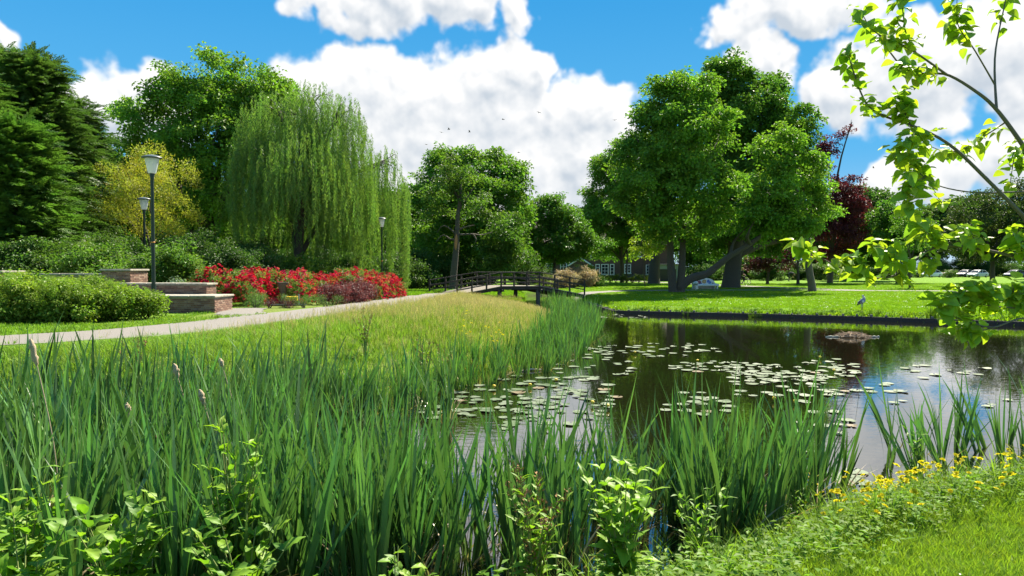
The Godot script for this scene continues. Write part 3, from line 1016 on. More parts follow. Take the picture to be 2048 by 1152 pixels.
# bones: [from, to, radius, radius, colour]; a smooth skin over all of them
func body(bones: Array, cell: float, blend: float) -> ArrayMesh:
	var lo := Vector3.ONE * 1e9
	var hi := -lo
	for q in bones:
		for e in 2:
			var r: Vector3 = Vector3.ONE * (q[2 + e] + cell * 2.0)
			lo = lo.min(q[e] - r); hi = hi.max(q[e] + r)
	var nx := int(ceil((hi.x - lo.x) / cell)) + 1
	var ny := int(ceil((hi.y - lo.y) / cell)) + 1
	var nz := int(ceil((hi.z - lo.z) / cell)) + 1
	var f := PackedFloat32Array()
	f.resize(nx * ny * nz)
	f.fill(9.0)
	for q in bones:
		var a: Vector3 = q[0]
		var ab: Vector3 = q[1] - a
		var l2 := maxf(ab.length_squared(), 1e-9)
		var r := maxf(q[2], q[3]) + blend + cell * 2.0
		var b0 := ((a.min(q[1]) - Vector3.ONE * r - lo) / cell).floor()
		var b1 := ((a.max(q[1]) + Vector3.ONE * r - lo) / cell).ceil()
		for z in range(maxi(int(b0.z), 0), mini(int(b1.z) + 1, nz)):
			for y in range(maxi(int(b0.y), 0), mini(int(b1.y) + 1, ny)):
				for x in range(maxi(int(b0.x), 0), mini(int(b1.x) + 1, nx)):
					var p := lo + Vector3(x, y, z) * cell
					var s := clampf((p - a).dot(ab) / l2, 0.0, 1.0)
					var d := p.distance_to(a + ab * s) - lerpf(q[2], q[3], s)
					var at := x + nx * (y + ny * z)
					var o := f[at]
					var h := maxf(blend - absf(o - d), 0.0) / blend
					f[at] = minf(o, d) - h * h * blend * 0.25
	var b := MB.new()
	var id := PackedInt32Array()
	id.resize(nx * ny * nz)
	id.fill(-1)
	for z in nz - 1:
		for y in ny - 1:
			for x in nx - 1:
				var sum := Vector3.ZERO
				var n := 0
				for e in [[0, 1, 0], [2, 3, 0], [4, 5, 0], [6, 7, 0], [0, 2, 1], [1, 3, 1], [4, 6, 1], [5, 7, 1], [0, 4, 2], [1, 5, 2], [2, 6, 2], [3, 7, 2]]:
					var i0: int = e[0]
					var i1: int = e[1]
					var a := f[x + (i0 & 1) + nx * (y + ((i0 >> 1) & 1) + ny * (z + (i0 >> 2)))]
					var c := f[x + (i1 & 1) + nx * (y + ((i1 >> 1) & 1) + ny * (z + (i1 >> 2)))]
					if (a < 0.0) != (c < 0.0):
						var p := Vector3(i0 & 1, (i0 >> 1) & 1, i0 >> 2)
						p[e[2]] = a / (a - c)
						sum += p
						n += 1
				if n:
					var w := lo + (Vector3(x, y, z) + sum / n) * cell
					var best := 1e9
					for q in bones:
						var ab: Vector3 = q[1] - q[0]
						var s := clampf((w - q[0]).dot(ab) / maxf(ab.length_squared(), 1e-9), 0.0, 1.0)
						var d: float = w.distance_to(q[0] + ab * s) - lerpf(q[2], q[3], s)
						if d < best:
							best = d
							b.col = q[4]
					id[x + nx * (y + ny * z)] = b.add(w)
	for z in range(1, nz - 1):
		for y in range(1, ny - 1):
			for x in range(1, nx - 1):
				var at := x + nx * (y + ny * z)
				var here := f[at] < 0.0
				for ax in 3:
					var d1: int = [1, nx, nx * ny][ax]
					if (f[at + d1] < 0.0) == here: continue
					var u: int = [nx, nx * ny, 1][ax]
					var w: int = [nx * ny, 1, nx][ax]
					var q := [id[at], id[at - u], id[at - u - w], id[at - w]]
					if q.has(-1): continue
					if here: b.quad(q[0], q[1], q[2], q[3])
					else: b.quad(q[0], q[3], q[2], q[1])
	return b.mesh(true)

# ------------------------------------------------------------------ brick wall

func brick_block(t: Node3D, o: Vector3, size: Vector3, from_course: int, front: bool) -> void:
	# o: front corner at the foot, away from the open end; x along the front, z back into the block (negative)
	var core := MB.new()
	core.box(o + Vector3(size.x * 0.5, size.y * 0.5, -size.z * 0.5), size - Vector3(0.03, 0.01, 0.03))
	one("mortar_core", core.mesh(), M.mortar, t)
	var course := 0.0625
	var n := int(size.y / course)
	for k in range(from_course, n):
		var y := o.y + (k + 0.5) * course
		for side in 2:
			if side == 0 and not front: continue
			var run := size.x if side == 0 else size.z
			var s := -0.11 if k % 2 else 0.0
			while s < run - 0.02:
				var a := maxf(s, 0.0)
				var e := minf(s + 0.21, run)
				if e - a > 0.04:
					var m: Mesh = M.bricks[0 if e - a > 0.18 else (1 if e - a > 0.10 else 2)]
					var p := o + (Vector3((a + e) * 0.5, 0, -0.045 + rf(-0.002, 0.003)) if side == 0 else Vector3(size.x - 0.045 + rf(-0.002, 0.003), 0, -(a + e) * 0.5))
					p.y = y
					var br := one("brick", m, M.brick[rng.randi_range(0, 3)], t, p)
					if side == 1: br.rotation.y = PI / 2
				s += 0.22

func coping(t: Node3D, o: Vector3, size: Vector3, over: float) -> void:
	var n := maxi(1, int(round(size.x / 0.95)))
	var l := (size.x + over * 2.0) / n
	for k in n:
		var b := MB.new()
		b.box(Vector3(0, 0.035, 0), Vector3(l - 0.008, 0.07, size.z + over * 2.0), Basis.IDENTITY, 0.014)
		one("coping_stone", b.mesh(), M.coping, t, o + Vector3(-over + (k + 0.5) * l, size.y + 0.003 + rf(0, 0.004), -size.z * 0.5))

func build_wall() -> void:
	rng.seed = 88
	M.bricks = []
	for l in [0.21, 0.155, 0.10]:
		var b := MB.new()
		b.box(Vector3.ZERO, Vector3(l, 0.051, 0.10), Basis.IDENTITY, 0.004)
		M.bricks.append(b.mesh())
	M.brick = []
	for c in [Color(0.20, 0.105, 0.070), Color(0.25, 0.145, 0.095), Color(0.155, 0.082, 0.060), Color(0.29, 0.19, 0.135)]:
		M.brick.append(skin(texture_of(0.05, 4, [c * 0.7, c, c * 1.25], 128, int(c.r * 1000)), 2.2, 0.92))
	M.mortar = mat(Color(0.33, 0.30, 0.25), 0.95)
	M.coping = skin(texture_of(0.03, 5, [Color(0.16, 0.145, 0.11), Color(0.29, 0.265, 0.21), Color(0.40, 0.37, 0.30)], 256, 44), 0.9, 0.9, grey_noise(0.1, 3, 128, 5), 0.6)
	var turn := deg_to_rad(-3.0)
	var g := 0.50
	var t := thing("brick_wall", "lowest brick wall step with pale coping beside the path", "wall", Vector3(-9.62, g - 0.03, -23.9), "stepped brick wall", turn)
	brick_block(t, Vector3(-4.3, 0, 0), Vector3(4.3, 0.53, 1.35), 0, true)
	coping(t, Vector3(-4.3, 0, 0), Vector3(4.3, 0.53, 1.35), 0.05)
	t = thing("brick_wall", "middle brick wall step with pale coping above the lowest step", "wall", Vector3(-10.5, g - 0.03, -25.4), "stepped brick wall", turn)
	brick_block(t, Vector3(-3.1, 0, 0), Vector3(3.1, 0.90, 0.75), 5, true)
	coping(t, Vector3(-3.1, 0, 0), Vector3(3.1, 0.90, 0.75), 0.05)
	t = thing("brick_pier", "tall square brick pier with slab cap behind the lamp post", "pier", Vector3(-13.68, g - 0.03, -26.5), "stepped brick wall", turn)
	brick_block(t, Vector3(-1.05, 0, 0), Vector3(1.05, 1.38, 1.15), 4, true)
	coping(t, Vector3(-1.05, 0, 0), Vector3(1.05, 1.38, 1.15), 0.06)
	t = thing("brick_wall", "long straight brick wall with flat coping behind the leafy hedge", "wall", Vector3(-14.75, g - 0.03, -27.0), "stepped brick wall", turn)
	brick_block(t, Vector3(-3.6, 0, 0), Vector3(3.6, 1.22, 0.35), 14, true)
	coping(t, Vector3(-3.6, 0, 0), Vector3(3.6, 1.22, 0.35), 0.05)
	t = thing("brick_pier", "brick pier with rounded slab cap half buried in the leafy hedge", "pier", Vector3(-18.2, g - 0.03, -26.4), "stepped brick wall", turn)
	brick_block(t, Vector3(-1.4, 0, 0), Vector3(1.4, 1.32, 1.1), 12, true)
	coping(t, Vector3(-1.4, 0, 0), Vector3(1.4, 1.32, 1.1), 0.06)

# ------------------------------------------------------------------ lamps

func lamp(label: String, px: float, d: float, top_py: float, slim := 1.0) -> void:
	var base := on_ground(px, d)
	var h := far_at(px, top_py, d).y - base.y
	var t := thing("street_lamp", label, "lamp post", base, "park lamp posts", rf(0, TAU))
	t.scale = Vector3(slim, 1.0, slim)
	var b := MB.new()
	b.tube(PackedVector3Array([Vector3(0, -0.2, 0), Vector3(0, 0.9, 0), Vector3(0, 0.95, 0), Vector3(0, h - 0.95, 0), Vector3(0, h - 0.78, 0), Vector3(0, h - 0.62, 0)]), PackedFloat32Array([0.085, 0.08, 0.062, 0.050, 0.060, 0.085]), 14)
	one("post", b.mesh(true), M.lamp_green, t)
	b = MB.new()
	b.tube(PackedVector3Array([Vector3(0, h - 0.62, 0), Vector3(0, h - 0.60, 0), Vector3(0, h - 0.14, 0)]), PackedFloat32Array([0.10, 0.125, 0.225]), 18, false)
	one("lamp_shade", b.mesh(true), M.lamp_glass, t)
	b = MB.new()
	b.tube(PackedVector3Array([Vector3(0, h - 0.14, 0), Vector3(0, h - 0.12, 0), Vector3(0, h - 0.085, 0), Vector3(0, h - 0.03, 0), Vector3(0, h, 0)]), PackedFloat32Array([0.23, 0.32, 0.315, 0.17, 0.03]), 20)
	one("lid", b.mesh(true), M.lamp_lid, t)
	b = MB.new()
	b.tube(PackedVector3Array([Vector3(0, h * 0.44, 0), Vector3(0, h * 0.44 + 0.04, 0)]), PackedFloat32Array([0.066, 0.066]), 12)
	one("marker_band", b.mesh(true), mat(Color(0.55, 0.22, 0.03), 0.6), t)

# ------------------------------------------------------------------ bridge

func build_bridge() -> void:
	rng.seed = 99
	var t := thing("footbridge", "dark timber footbridge with low arched railings over the ditch", "bridge", Vector3.ZERO)
	var off := Vector3(-1.7, 0, -2.1)
	# bends of the front edge of the deck
	var u := [Vector3(-3.6, 0.20, -48.6), Vector3(-0.72, 0.74, -49.0), Vector3(1.85, 0.74, -49.6), Vector3(4.95, 0.12, -50.5)]
	var planks := [22, 18, 22]
	for s in 3:
		for k in planks[s]:
			var p: Vector3 = u[s].lerp(u[s + 1], (k + 0.5) / planks[s])
			var dir: Vector3 = (u[s + 1] - u[s]).normalized()
			var w: float = u[s].distance_to(u[s + 1]) / planks[s] - 0.012
			var across := off.normalized()
			var nrm := dir.cross(across).normalized()
			if nrm.y < 0: nrm = -nrm
			var sd := nrm.cross(dir).normalized()
			var b := MB.new()
			var q := [p - dir * w * 0.5 - off * 0.02, p + dir * w * 0.5 - off * 0.02, p + dir * w * 0.5 + off * 1.02, p - dir * w * 0.5 + off * 1.02]
			var dn := -nrm * 0.045
			b.face(q[0], q[1], q[2], q[3]); b.face(q[3] + dn, q[2] + dn, q[1] + dn, q[0] + dn)
			for e in 4: b.face(q[e], q[e] + dn, q[(e + 1) % 4] + dn, q[(e + 1) % 4])
			one("deck_plank", b.mesh(), M.deck_wood, t)
		for side in [0.0, 0.5, 1.0]:
			var a: Vector3 = u[s] + off * lerpf(0.03, 0.97, side) - Vector3(0, 0.15, 0)
			var e: Vector3 = u[s + 1] + off * lerpf(0.03, 0.97, side) - Vector3(0, 0.15, 0)
			beam(t, "deck_beam", a, e, 0.12, 0.20)
	for side in 2:
		var o := off * side
		var top := []
		for k in 4:
			top.append(u[k] + o + Vector3(0, [0.93, 0.905, 0.905, 1.0][k], 0))
		if side == 1:
			top[0] = u[0] + o + Vector3(-0.35, 0.90, 0)
		for k in 3:
			beam(t, "handrail", top[k], top[k + 1], 0.13, 0.065)
			beam(t, "middle_rail", top[k] - Vector3(0, 0.36, 0), top[k + 1] - Vector3(0, 0.36, 0), 0.045, 0.11)
			beam(t, "lower_rail", top[k] - Vector3(0, 0.66, 0), top[k + 1] - Vector3(0, 0.66, 0), 0.04, 0.07)
		for k in 10:
			var s := k / 9.0 * 3.0
			var seg := mini(int(s), 2)
			var p: Vector3 = top[seg].lerp(top[seg + 1], s - seg)
			var b := MB.new()
			b.box(Vector3(0, -0.54, 0), Vector3(0.11, 1.06, 0.11), Basis(Vector3.UP, -0.15), 0.012)
			one("post", b.mesh(), M.dark_wood, t, p)
	for k in [1, 2]:
		for side in 2:
			var p: Vector3 = u[k] + off * lerpf(0.06, 0.94, side)
			var b := MB.new()
			b.tube(PackedVector3Array([Vector3(p.x, -0.9, p.z), Vector3(p.x, 0.5, p.z)]), PackedFloat32Array([0.15, 0.14]), 10)
			one("pile", b.mesh(true), M.pile_wood, t)
		beam(t, "cross_beam", u[k] - Vector3(0, 0.30, 0) - off * 0.08, u[k] + off * 1.08 - Vector3(0, 0.30, 0), 0.16, 0.16)

func beam(t: Node3D, called: String, a: Vector3, e: Vector3, wide: float, high: float) -> void:
	var b := MB.new()
	b.box(Vector3.ZERO, Vector3(wide, high, a.distance_to(e) + 0.02), Basis.IDENTITY, minf(wide, high) * 0.12)
	var o := one(called, b.mesh(), M.dark_wood, t, (a + e) * 0.5)
	o.basis = Basis.looking_at((e - a).normalized(), Vector3.UP)

# ------------------------------------------------------------------ bench, people, cars, house

func build_bench() -> void:
	var p := on_ground(1411, 66.6)
	var t := thing("mosaic_bench", "white rounded sofa bench with blue and orange mosaic pictures under the tree", "bench", p, "", deg_to_rad(10))
	var b := MB.new()
	# backrest: an arched slab
	var ring := []
	for e in 2:
		var r := PackedVector3Array()
		for k in 17:
			var a := PI * k / 16.0
			r.append(Vector3(cos(a) * 1.08, 0.40 + pow(maxf(sin(a), 0.0), 0.75) * 0.62, -0.30 - 0.16 * e))
		r.append(Vector3(-1.08, 0.05, -0.30 - 0.16 * e)); r.append(Vector3(1.08, 0.05, -0.30 - 0.16 * e))
		ring.append(r)
	b.loft([ring[1], ring[0]])
	one("backrest", b.mesh(), M.mosaic_white, t)
	b = MB.new()
	b.box(Vector3(0.1, 0.36, 0.05), Vector3(2.05, 0.22, 0.72), Basis.IDENTITY, 0.06)
	one("seat", b.mesh(true), M.mosaic_white, t)
	for s in [-1.0, 1.0]:
		b = MB.new()
		b.tube(PackedVector3Array([Vector3(s * 1.02, 0.60 if s < 0 else 0.44, -0.42), Vector3(s * 1.02, 0.58 if s < 0 else 0.42, 0.0), Vector3(s * 1.02, 0.56 if s < 0 else 0.40, 0.40)]), PackedFloat32Array([0.17, 0.18, 0.17]) if s < 0 else PackedFloat32Array([0.11, 0.11, 0.10]), 14)
		one("armrest", b.mesh(true), M.mosaic_white, t)
		for z in [-0.3, 0.30]:
			b = MB.new()
			b.box(Vector3(s * 0.98, 0.17, z), Vector3(0.26 if s < 0 else 0.14, 0.42, 0.18), Basis(Vector3.FORWARD, s * 0.08), 0.03)
			one("leg", b.mesh(true), M.mosaic_white, t)
	# pictures laid into the backrest
	rng.seed = 5
	for q in [[-0.42, 0.62, 0.17, Color(0.20, 0.05, 0.09)], [-0.58, 0.70, 0.10, Color(0.30, 0.07, 0.10)], [-0.30, 0.50, 0.10, Color(0.10, 0.12, 0.32)], [0.0, 0.70, 0.21, Color(0.42, 0.26, 0.09)], [0.02, 0.70, 0.10, Color(0.50, 0.36, 0.18)], [0.40, 0.72, 0.15, Color(0.07, 0.16, 0.50)], [0.58, 0.62, 0.13, Color(0.08, 0.20, 0.52)], [0.50, 0.53, 0.09, Color(0.10, 0.22, 0.50)], [0.84, 0.53, 0.09, Color(0.24, 0.26, 0.24)]]:
		b = MB.new()
		var c := b.add(Vector3(q[0], q[1], -0.292 + 0.004 * (0.25 - q[2])))
		var n := 13
		for k in n:
			var a := TAU * k / n
			var r: float = q[2] * rf(0.78, 1.05)
			b.add(Vector3(q[0] + cos(a) * r, q[1] + sin(a) * r, -0.292 + 0.004 * (0.25 - q[2])))
		for k in n: b.tri(c, c + 1 + (k + 1) % n, c + 1 + k)
		one("mosaic_picture", b.mesh(), mat(q[3], 0.35), t)

func wheel_ring(radius: float, thick: float) -> ArrayMesh:
	var b := MB.new()
	var rings := []
	for k in 25:
		var a := TAU * k / 24.0
		var c := Vector3(cos(a), sin(a), 0)
		var r := PackedVector3Array()
		for s in 6:
			var w := TAU * s / 6.0
			r.append(c * (radius + cos(w) * thick) + Vector3(0, 0, sin(w) * thick))
		rings.append(r)
	b.loft(rings, false)
	return b.mesh(true)

func build_cyclist() -> void:
	var p := on_ground(1485, 77.5)
	p.y += 0.05
	var t := thing("bicycle", "dark upright city bicycle ridden along the park path", "bicycle", p, "", deg_to_rad(-28))
	var frame := MB.new()
	for q in [[Vector3(-0.52, 0.35, 0), Vector3(-0.05, 0.30, 0), 0.022], [Vector3(-0.05, 0.30, 0), Vector3(-0.18, 0.88, 0), 0.022], [Vector3(-0.05, 0.30, 0), Vector3(0.38, 0.78, 0), 0.026], [Vector3(-0.14, 0.62, 0), Vector3(0.36, 0.86, 0), 0.020], [Vector3(0.36, 1.0, 0), Vector3(0.52, 0.35, 0), 0.022], [Vector3(-0.52, 0.35, 0), Vector3(-0.15, 0.72, 0), 0.016]]:
		frame.tube(PackedVector3Array([q[0], q[1]]), PackedFloat32Array([q[2], q[2]]), 6)
	one("frame", frame.mesh(true), M.black_paint, t)
	var bar := MB.new()
	bar.tube(PackedVector3Array([Vector3(0.16, 1.08, -0.28), Vector3(0.32, 1.08, -0.16), Vector3(0.35, 1.04, 0), Vector3(0.32, 1.08, 0.16), Vector3(0.16, 1.08, 0.28)]), PackedFloat32Array([0.016, 0.016, 0.016, 0.016, 0.016]), 6)
	one("handlebar", bar.mesh(true), M.black_paint, t)
	var sad := MB.new()
	sad.box(Vector3(-0.20, 0.91, 0), Vector3(0.26, 0.06, 0.16), Basis.IDENTITY, 0.025)
	one("saddle", sad.mesh(true), M.black_paint, t)
	for x in [-0.52, 0.52]:
		var w := one("wheel", wheel_ring(0.33, 0.026), M.black_paint, t, Vector3(x, 0.35, 0))
		var sp := MB.new()
		for k in 9:
			var a := PI * k / 9.0
			sp.tube(PackedVector3Array([Vector3(cos(a), sin(a), 0) * -0.32, Vector3(cos(a), sin(a), 0) * 0.32]), PackedFloat32Array([0.004, 0.004]), 4)
		one("spokes", sp.mesh(true), mat(Color(0.5, 0.5, 0.5), 0.3), w)
	var skin_c := Color(0.45, 0.24, 0.16)
	var top := Color(0.022, 0.022, 0.025)
	var legs := Color(0.015, 0.016, 0.02)
	var bones := [
		[Vector3(-0.20, 1.02, 0), Vector3(-0.12, 1.22, 0), 0.145, 0.135, top], [Vector3(-0.12, 1.22, 0), Vector3(-0.02, 1.46, 0), 0.14, 0.15, top],
		[Vector3(-0.02, 1.50, -0.14), Vector3(-0.02, 1.50, 0.14), 0.075, 0.075, top], [Vector3(0.0, 1.52, 0), Vector3(0.03, 1.62, 0), 0.055, 0.05, skin_c],
		[Vector3(0.04, 1.70, 0), Vector3(0.05, 1.76, 0), 0.09, 0.095, skin_c], [Vector3(0.13, 1.71, 0), Vector3(0.145, 1.70, 0), 0.016, 0.014, skin_c]]
	for s in [-1.0, 1.0]:
		bones += [[Vector3(-0.02, 1.48, s * 0.17), Vector3(0.08, 1.24, s * 0.26), 0.055, 0.048, top], [Vector3(0.08, 1.24, s * 0.26), Vector3(0.20, 1.13, s * 0.27), 0.043, 0.034, skin_c], [Vector3(0.20, 1.13, s * 0.27), Vector3(0.24, 1.10, s * 0.26), 0.04, 0.032, skin_c],
			[Vector3(-0.18, 0.99, s * 0.09), Vector3(0.20, 0.86 if s > 0 else 0.72, s * 0.11), 0.095, 0.07, legs], [Vector3(0.20, 0.86 if s > 0 else 0.72, s * 0.11), Vector3(0.10 if s > 0 else -0.08, 0.48 if s > 0 else 0.22, s * 0.12), 0.066, 0.045, legs],
			[Vector3(0.10 if s > 0 else -0.08, 0.45 if s > 0 else 0.19, s * 0.12), Vector3(0.24 if s > 0 else 0.06, 0.42 if s > 0 else 0.16, s * 0.12), 0.045, 0.035, Color(0.4, 0.4, 0.4)]]
	var who := thing("person", "cyclist in black clothes with light hair riding along the park path", "person", p, "", deg_to_rad(-28))
	one("figure", body(bones, 0.024, 0.05), M.cloth, who)
	var hair := body([[Vector3(0.02, 1.775, 0), Vector3(0.03, 1.80, 0), 0.098, 0.09, Color.WHITE], [Vector3(-0.03, 1.70, 0), Vector3(-0.03, 1.76, 0), 0.075, 0.085, Color.WHITE]], 0.02, 0.04)
	one("hair", hair, mat(Color(0.42, 0.29, 0.16), 0.8), who)

func build_walker() -> void:
	var p := on_ground(1578, 104)
	var shirt := Color(0.022, 0.024, 0.03)
	var skin_c := Color(0.45, 0.25, 0.17)
	var pale := Color(0.40, 0.27, 0.20)
	var bones := [[Vector3(0, 1.00, 0.02), Vector3(0.22, 1.16, 0.0), 0.17, 0.17, shirt], [Vector3(0.22, 1.16, 0), Vector3(0.48, 1.14, 0), 0.17, 0.15, shirt], [Vector3(0.50, 1.12, -0.15), Vector3(0.50, 1.12, 0.15), 0.08, 0.08, shirt],
		[Vector3(0.58, 1.08, 0), Vector3(0.64, 1.03, 0), 0.055, 0.05, skin_c], [Vector3(0.68, 0.98, 0), Vector3(0.72, 0.93, 0), 0.095, 0.09, skin_c]]
	for s in [-1.0, 1.0]:
		bones += [[Vector3(-0.02, 0.95, s * 0.10), Vector3(0.03, 0.52, s * 0.12), 0.11, 0.08, Color(0.03, 0.032, 0.04)], [Vector3(0.03, 0.52, s * 0.12), Vector3(-0.05, 0.10, s * 0.12), 0.065, 0.045, pale], [Vector3(-0.06, 0.06, s * 0.12), Vector3(0.12, 0.05, s * 0.13), 0.05, 0.04, Color(0.1, 0.1, 0.1)],
			[Vector3(0.50, 1.10, s * 0.17), Vector3(0.50, 0.82, s * 0.20), 0.055, 0.045, shirt], [Vector3(0.50, 0.82, s * 0.20), Vector3(0.54, 0.58, s * 0.15), 0.042, 0.035, skin_c], [Vector3(0.54, 0.56, s * 0.15), Vector3(0.56, 0.48, s * 0.14), 0.042, 0.03, skin_c]]
	var t := thing("person", "person in dark shirt and shorts bending over on the far lawn", "person", p, "", deg_to_rad(-15))
	one("figure", body(bones, 0.03, 0.06), M.cloth, t)
	var hair := body([[Vector3(0.66, 1.03, 0), Vector3(0.70, 1.00, 0), 0.095, 0.09, Color.WHITE]], 0.025, 0.04)
	one("hair", hair, mat(Color(0.05, 0.035, 0.025), 0.8), t)

func car_ring(x: float, y0: float, y1: float, half: float, round_ := 0.12) -> PackedVector3Array:
	var r := PackedVector3Array()
	for q in [[-1, 0], [-1, 1], [1, 1], [1, 0]]:
		for k in 4:
			var a := PI / 2 * k / 3.0
			var o := Vector2.ZERO
			if q == [-1, 0]: o = Vector2(-sin(a), -cos(a))
			if q == [-1, 1]: o = Vector2(-cos(a), sin(a))
			if q == [1, 1]: o = Vector2(sin(a), cos(a))
			if q == [1, 0]: o = Vector2(cos(a), -sin(a))
			var rr := minf(round_, minf(half, (y1 - y0) * 0.5) * 0.95)
			r.append(Vector3(x, (y1 - rr if q[1] else y0 + rr) + o.y * rr, q[0] * (half - rr) + o.x * rr))
	return r

func car(label: String, px: float, d: float, turn: float, c: Color) -> void:
	var p := on_ground(px, d)
	var t := thing("parked_car", label, "car", p, "cars parked beyond the lawn", turn)
	var paint := mat(c, 0.4, 0.4)
	paint.clearcoat_enabled = true
	paint.clearcoat = 0.4
	paint.clearcoat_roughness = 0.05
	var b := MB.new()
	var rings := []
	for q in [[-2.28, 0.42, 0.62, 0.66], [-2.20, 0.30, 0.86, 0.82], [-1.7, 0.20, 0.94, 0.89], [-0.8, 0.18, 0.93, 0.90], [0.4, 0.18, 0.92, 0.90], [1.0, 0.18, 0.90, 0.90], [1.7, 0.20, 0.82, 0.87], [2.12, 0.26, 0.70, 0.78], [2.26, 0.40, 0.58, 0.62]]:
		rings.append(car_ring(q[0], q[1], q[2], q[3]))
	b.loft(rings)
	one("body", b.mesh(true), paint, t)
	b = MB.new()
	rings = []
	for q in [[-2.0, 0.88, 0.93, 0.70], [-1.35, 0.88, 1.32, 0.66], [-0.85, 0.88, 1.42, 0.64], [-0.1, 0.88, 1.43, 0.64], [0.35, 0.88, 1.32, 0.67], [1.15, 0.86, 0.91, 0.74]]:
		rings.append(car_ring(q[0], q[1], q[2], q[3], 0.16))
	b.loft(rings)
	one("glazing", b.mesh(true), M.car_glass, t)
	b = MB.new()
	rings = []
	for q in [[-1.55, 1.22, 1.27, 0.60], [-0.9, 1.385, 1.445, 0.63], [-0.1, 1.395, 1.455, 0.63], [0.30, 1.33, 1.375, 0.62]]:
		rings.append(car_ring(q[0], q[1], q[2], q[3], 0.05))
	b.loft(rings)
	one("roof", b.mesh(true), paint, t)
	for s in [-1.0, 1.0]:
		for q in [[Vector3(0.33, 1.36, s * 0.64), Vector3(1.12, 0.92, s * 0.75)], [Vector3(-0.35, 1.40, s * 0.65), Vector3(-0.4, 0.92, s * 0.72)], [Vector3(-1.4, 1.30, s * 0.64), Vector3(-2.0, 0.93, s * 0.71)]]:
			b = MB.new()
			b.tube(PackedVector3Array(q), PackedFloat32Array([0.045, 0.055]), 6)
			one("window_pillar", b.mesh(true), paint, t)
		for x in [-1.35, 1.38]:
			b = MB.new()
			b.tube(PackedVector3Array([Vector3(0, 0, s * -0.13), Vector3(0, 0, s * 0.09), Vector3(0, 0, s * 0.12)]), PackedFloat32Array([0.31, 0.32, 0.29]), 20)
			var w := one("wheel", b.mesh(true), M.tyre, t, Vector3(x, 0.31, s * 0.80))
			b = MB.new()
			b.tube(PackedVector3Array([Vector3(0, 0, s * 0.11), Vector3(0, 0, s * 0.135)]), PackedFloat32Array([0.20, 0.17]), 14)
			one("rim", b.mesh(true), M.steel, w)
		b = MB.new()
		b.box(Vector3(2.13, 0.62, s * 0.60), Vector3(0.16, 0.12, 0.30), Basis(Vector3.UP, s * -0.35), 0.03)
		one("headlight", b.mesh(true), M.lens, t)
		b = MB.new()
		b.box(Vector3(0.85, 0.96, s * 0.96), Vector3(0.10, 0.11, 0.17), Basis.IDENTITY, 0.03)
		one("mirror", b.mesh(true), paint, t)
	b = MB.new()
	b.box(Vector3(2.255, 0.44, 0), Vector3(0.05, 0.12, 0.9), Basis.IDENTITY, 0.02)
	one("grille", b.mesh(), M.tyre, t)

func window_of(t: Node3D, o: Vector3, w: float, h: float, cols: int, rows: int) -> void:
	var b := MB.new()
	b.box(o + Vector3(0, 0, 0.02), Vector3(w, h, 0.02))
	var g := one("window", b.mesh(), M.house_glass, t)
	b = MB.new()
	for k in cols + 1:
		b.box(o + Vector3(-w * 0.5 + w * k / cols, 0, 0.05), Vector3(0.10 if k % cols == 0 else 0.05, h + 0.1, 0.06))
	for k in rows + 1:
		b.box(o + Vector3(0, -h * 0.5 + h * k / rows, 0.053), Vector3(w + 0.1, 0.10 if k % rows == 0 else 0.05, 0.06))
	one("window_frame", b.mesh(), M.white_paint, g)
	b = MB.new()
	b.box(o + Vector3(0, -h * 0.5 - 0.10, 0.08), Vector3(w + 0.25, 0.07, 0.18))
	one("sill", b.mesh(), M.white_paint, g)

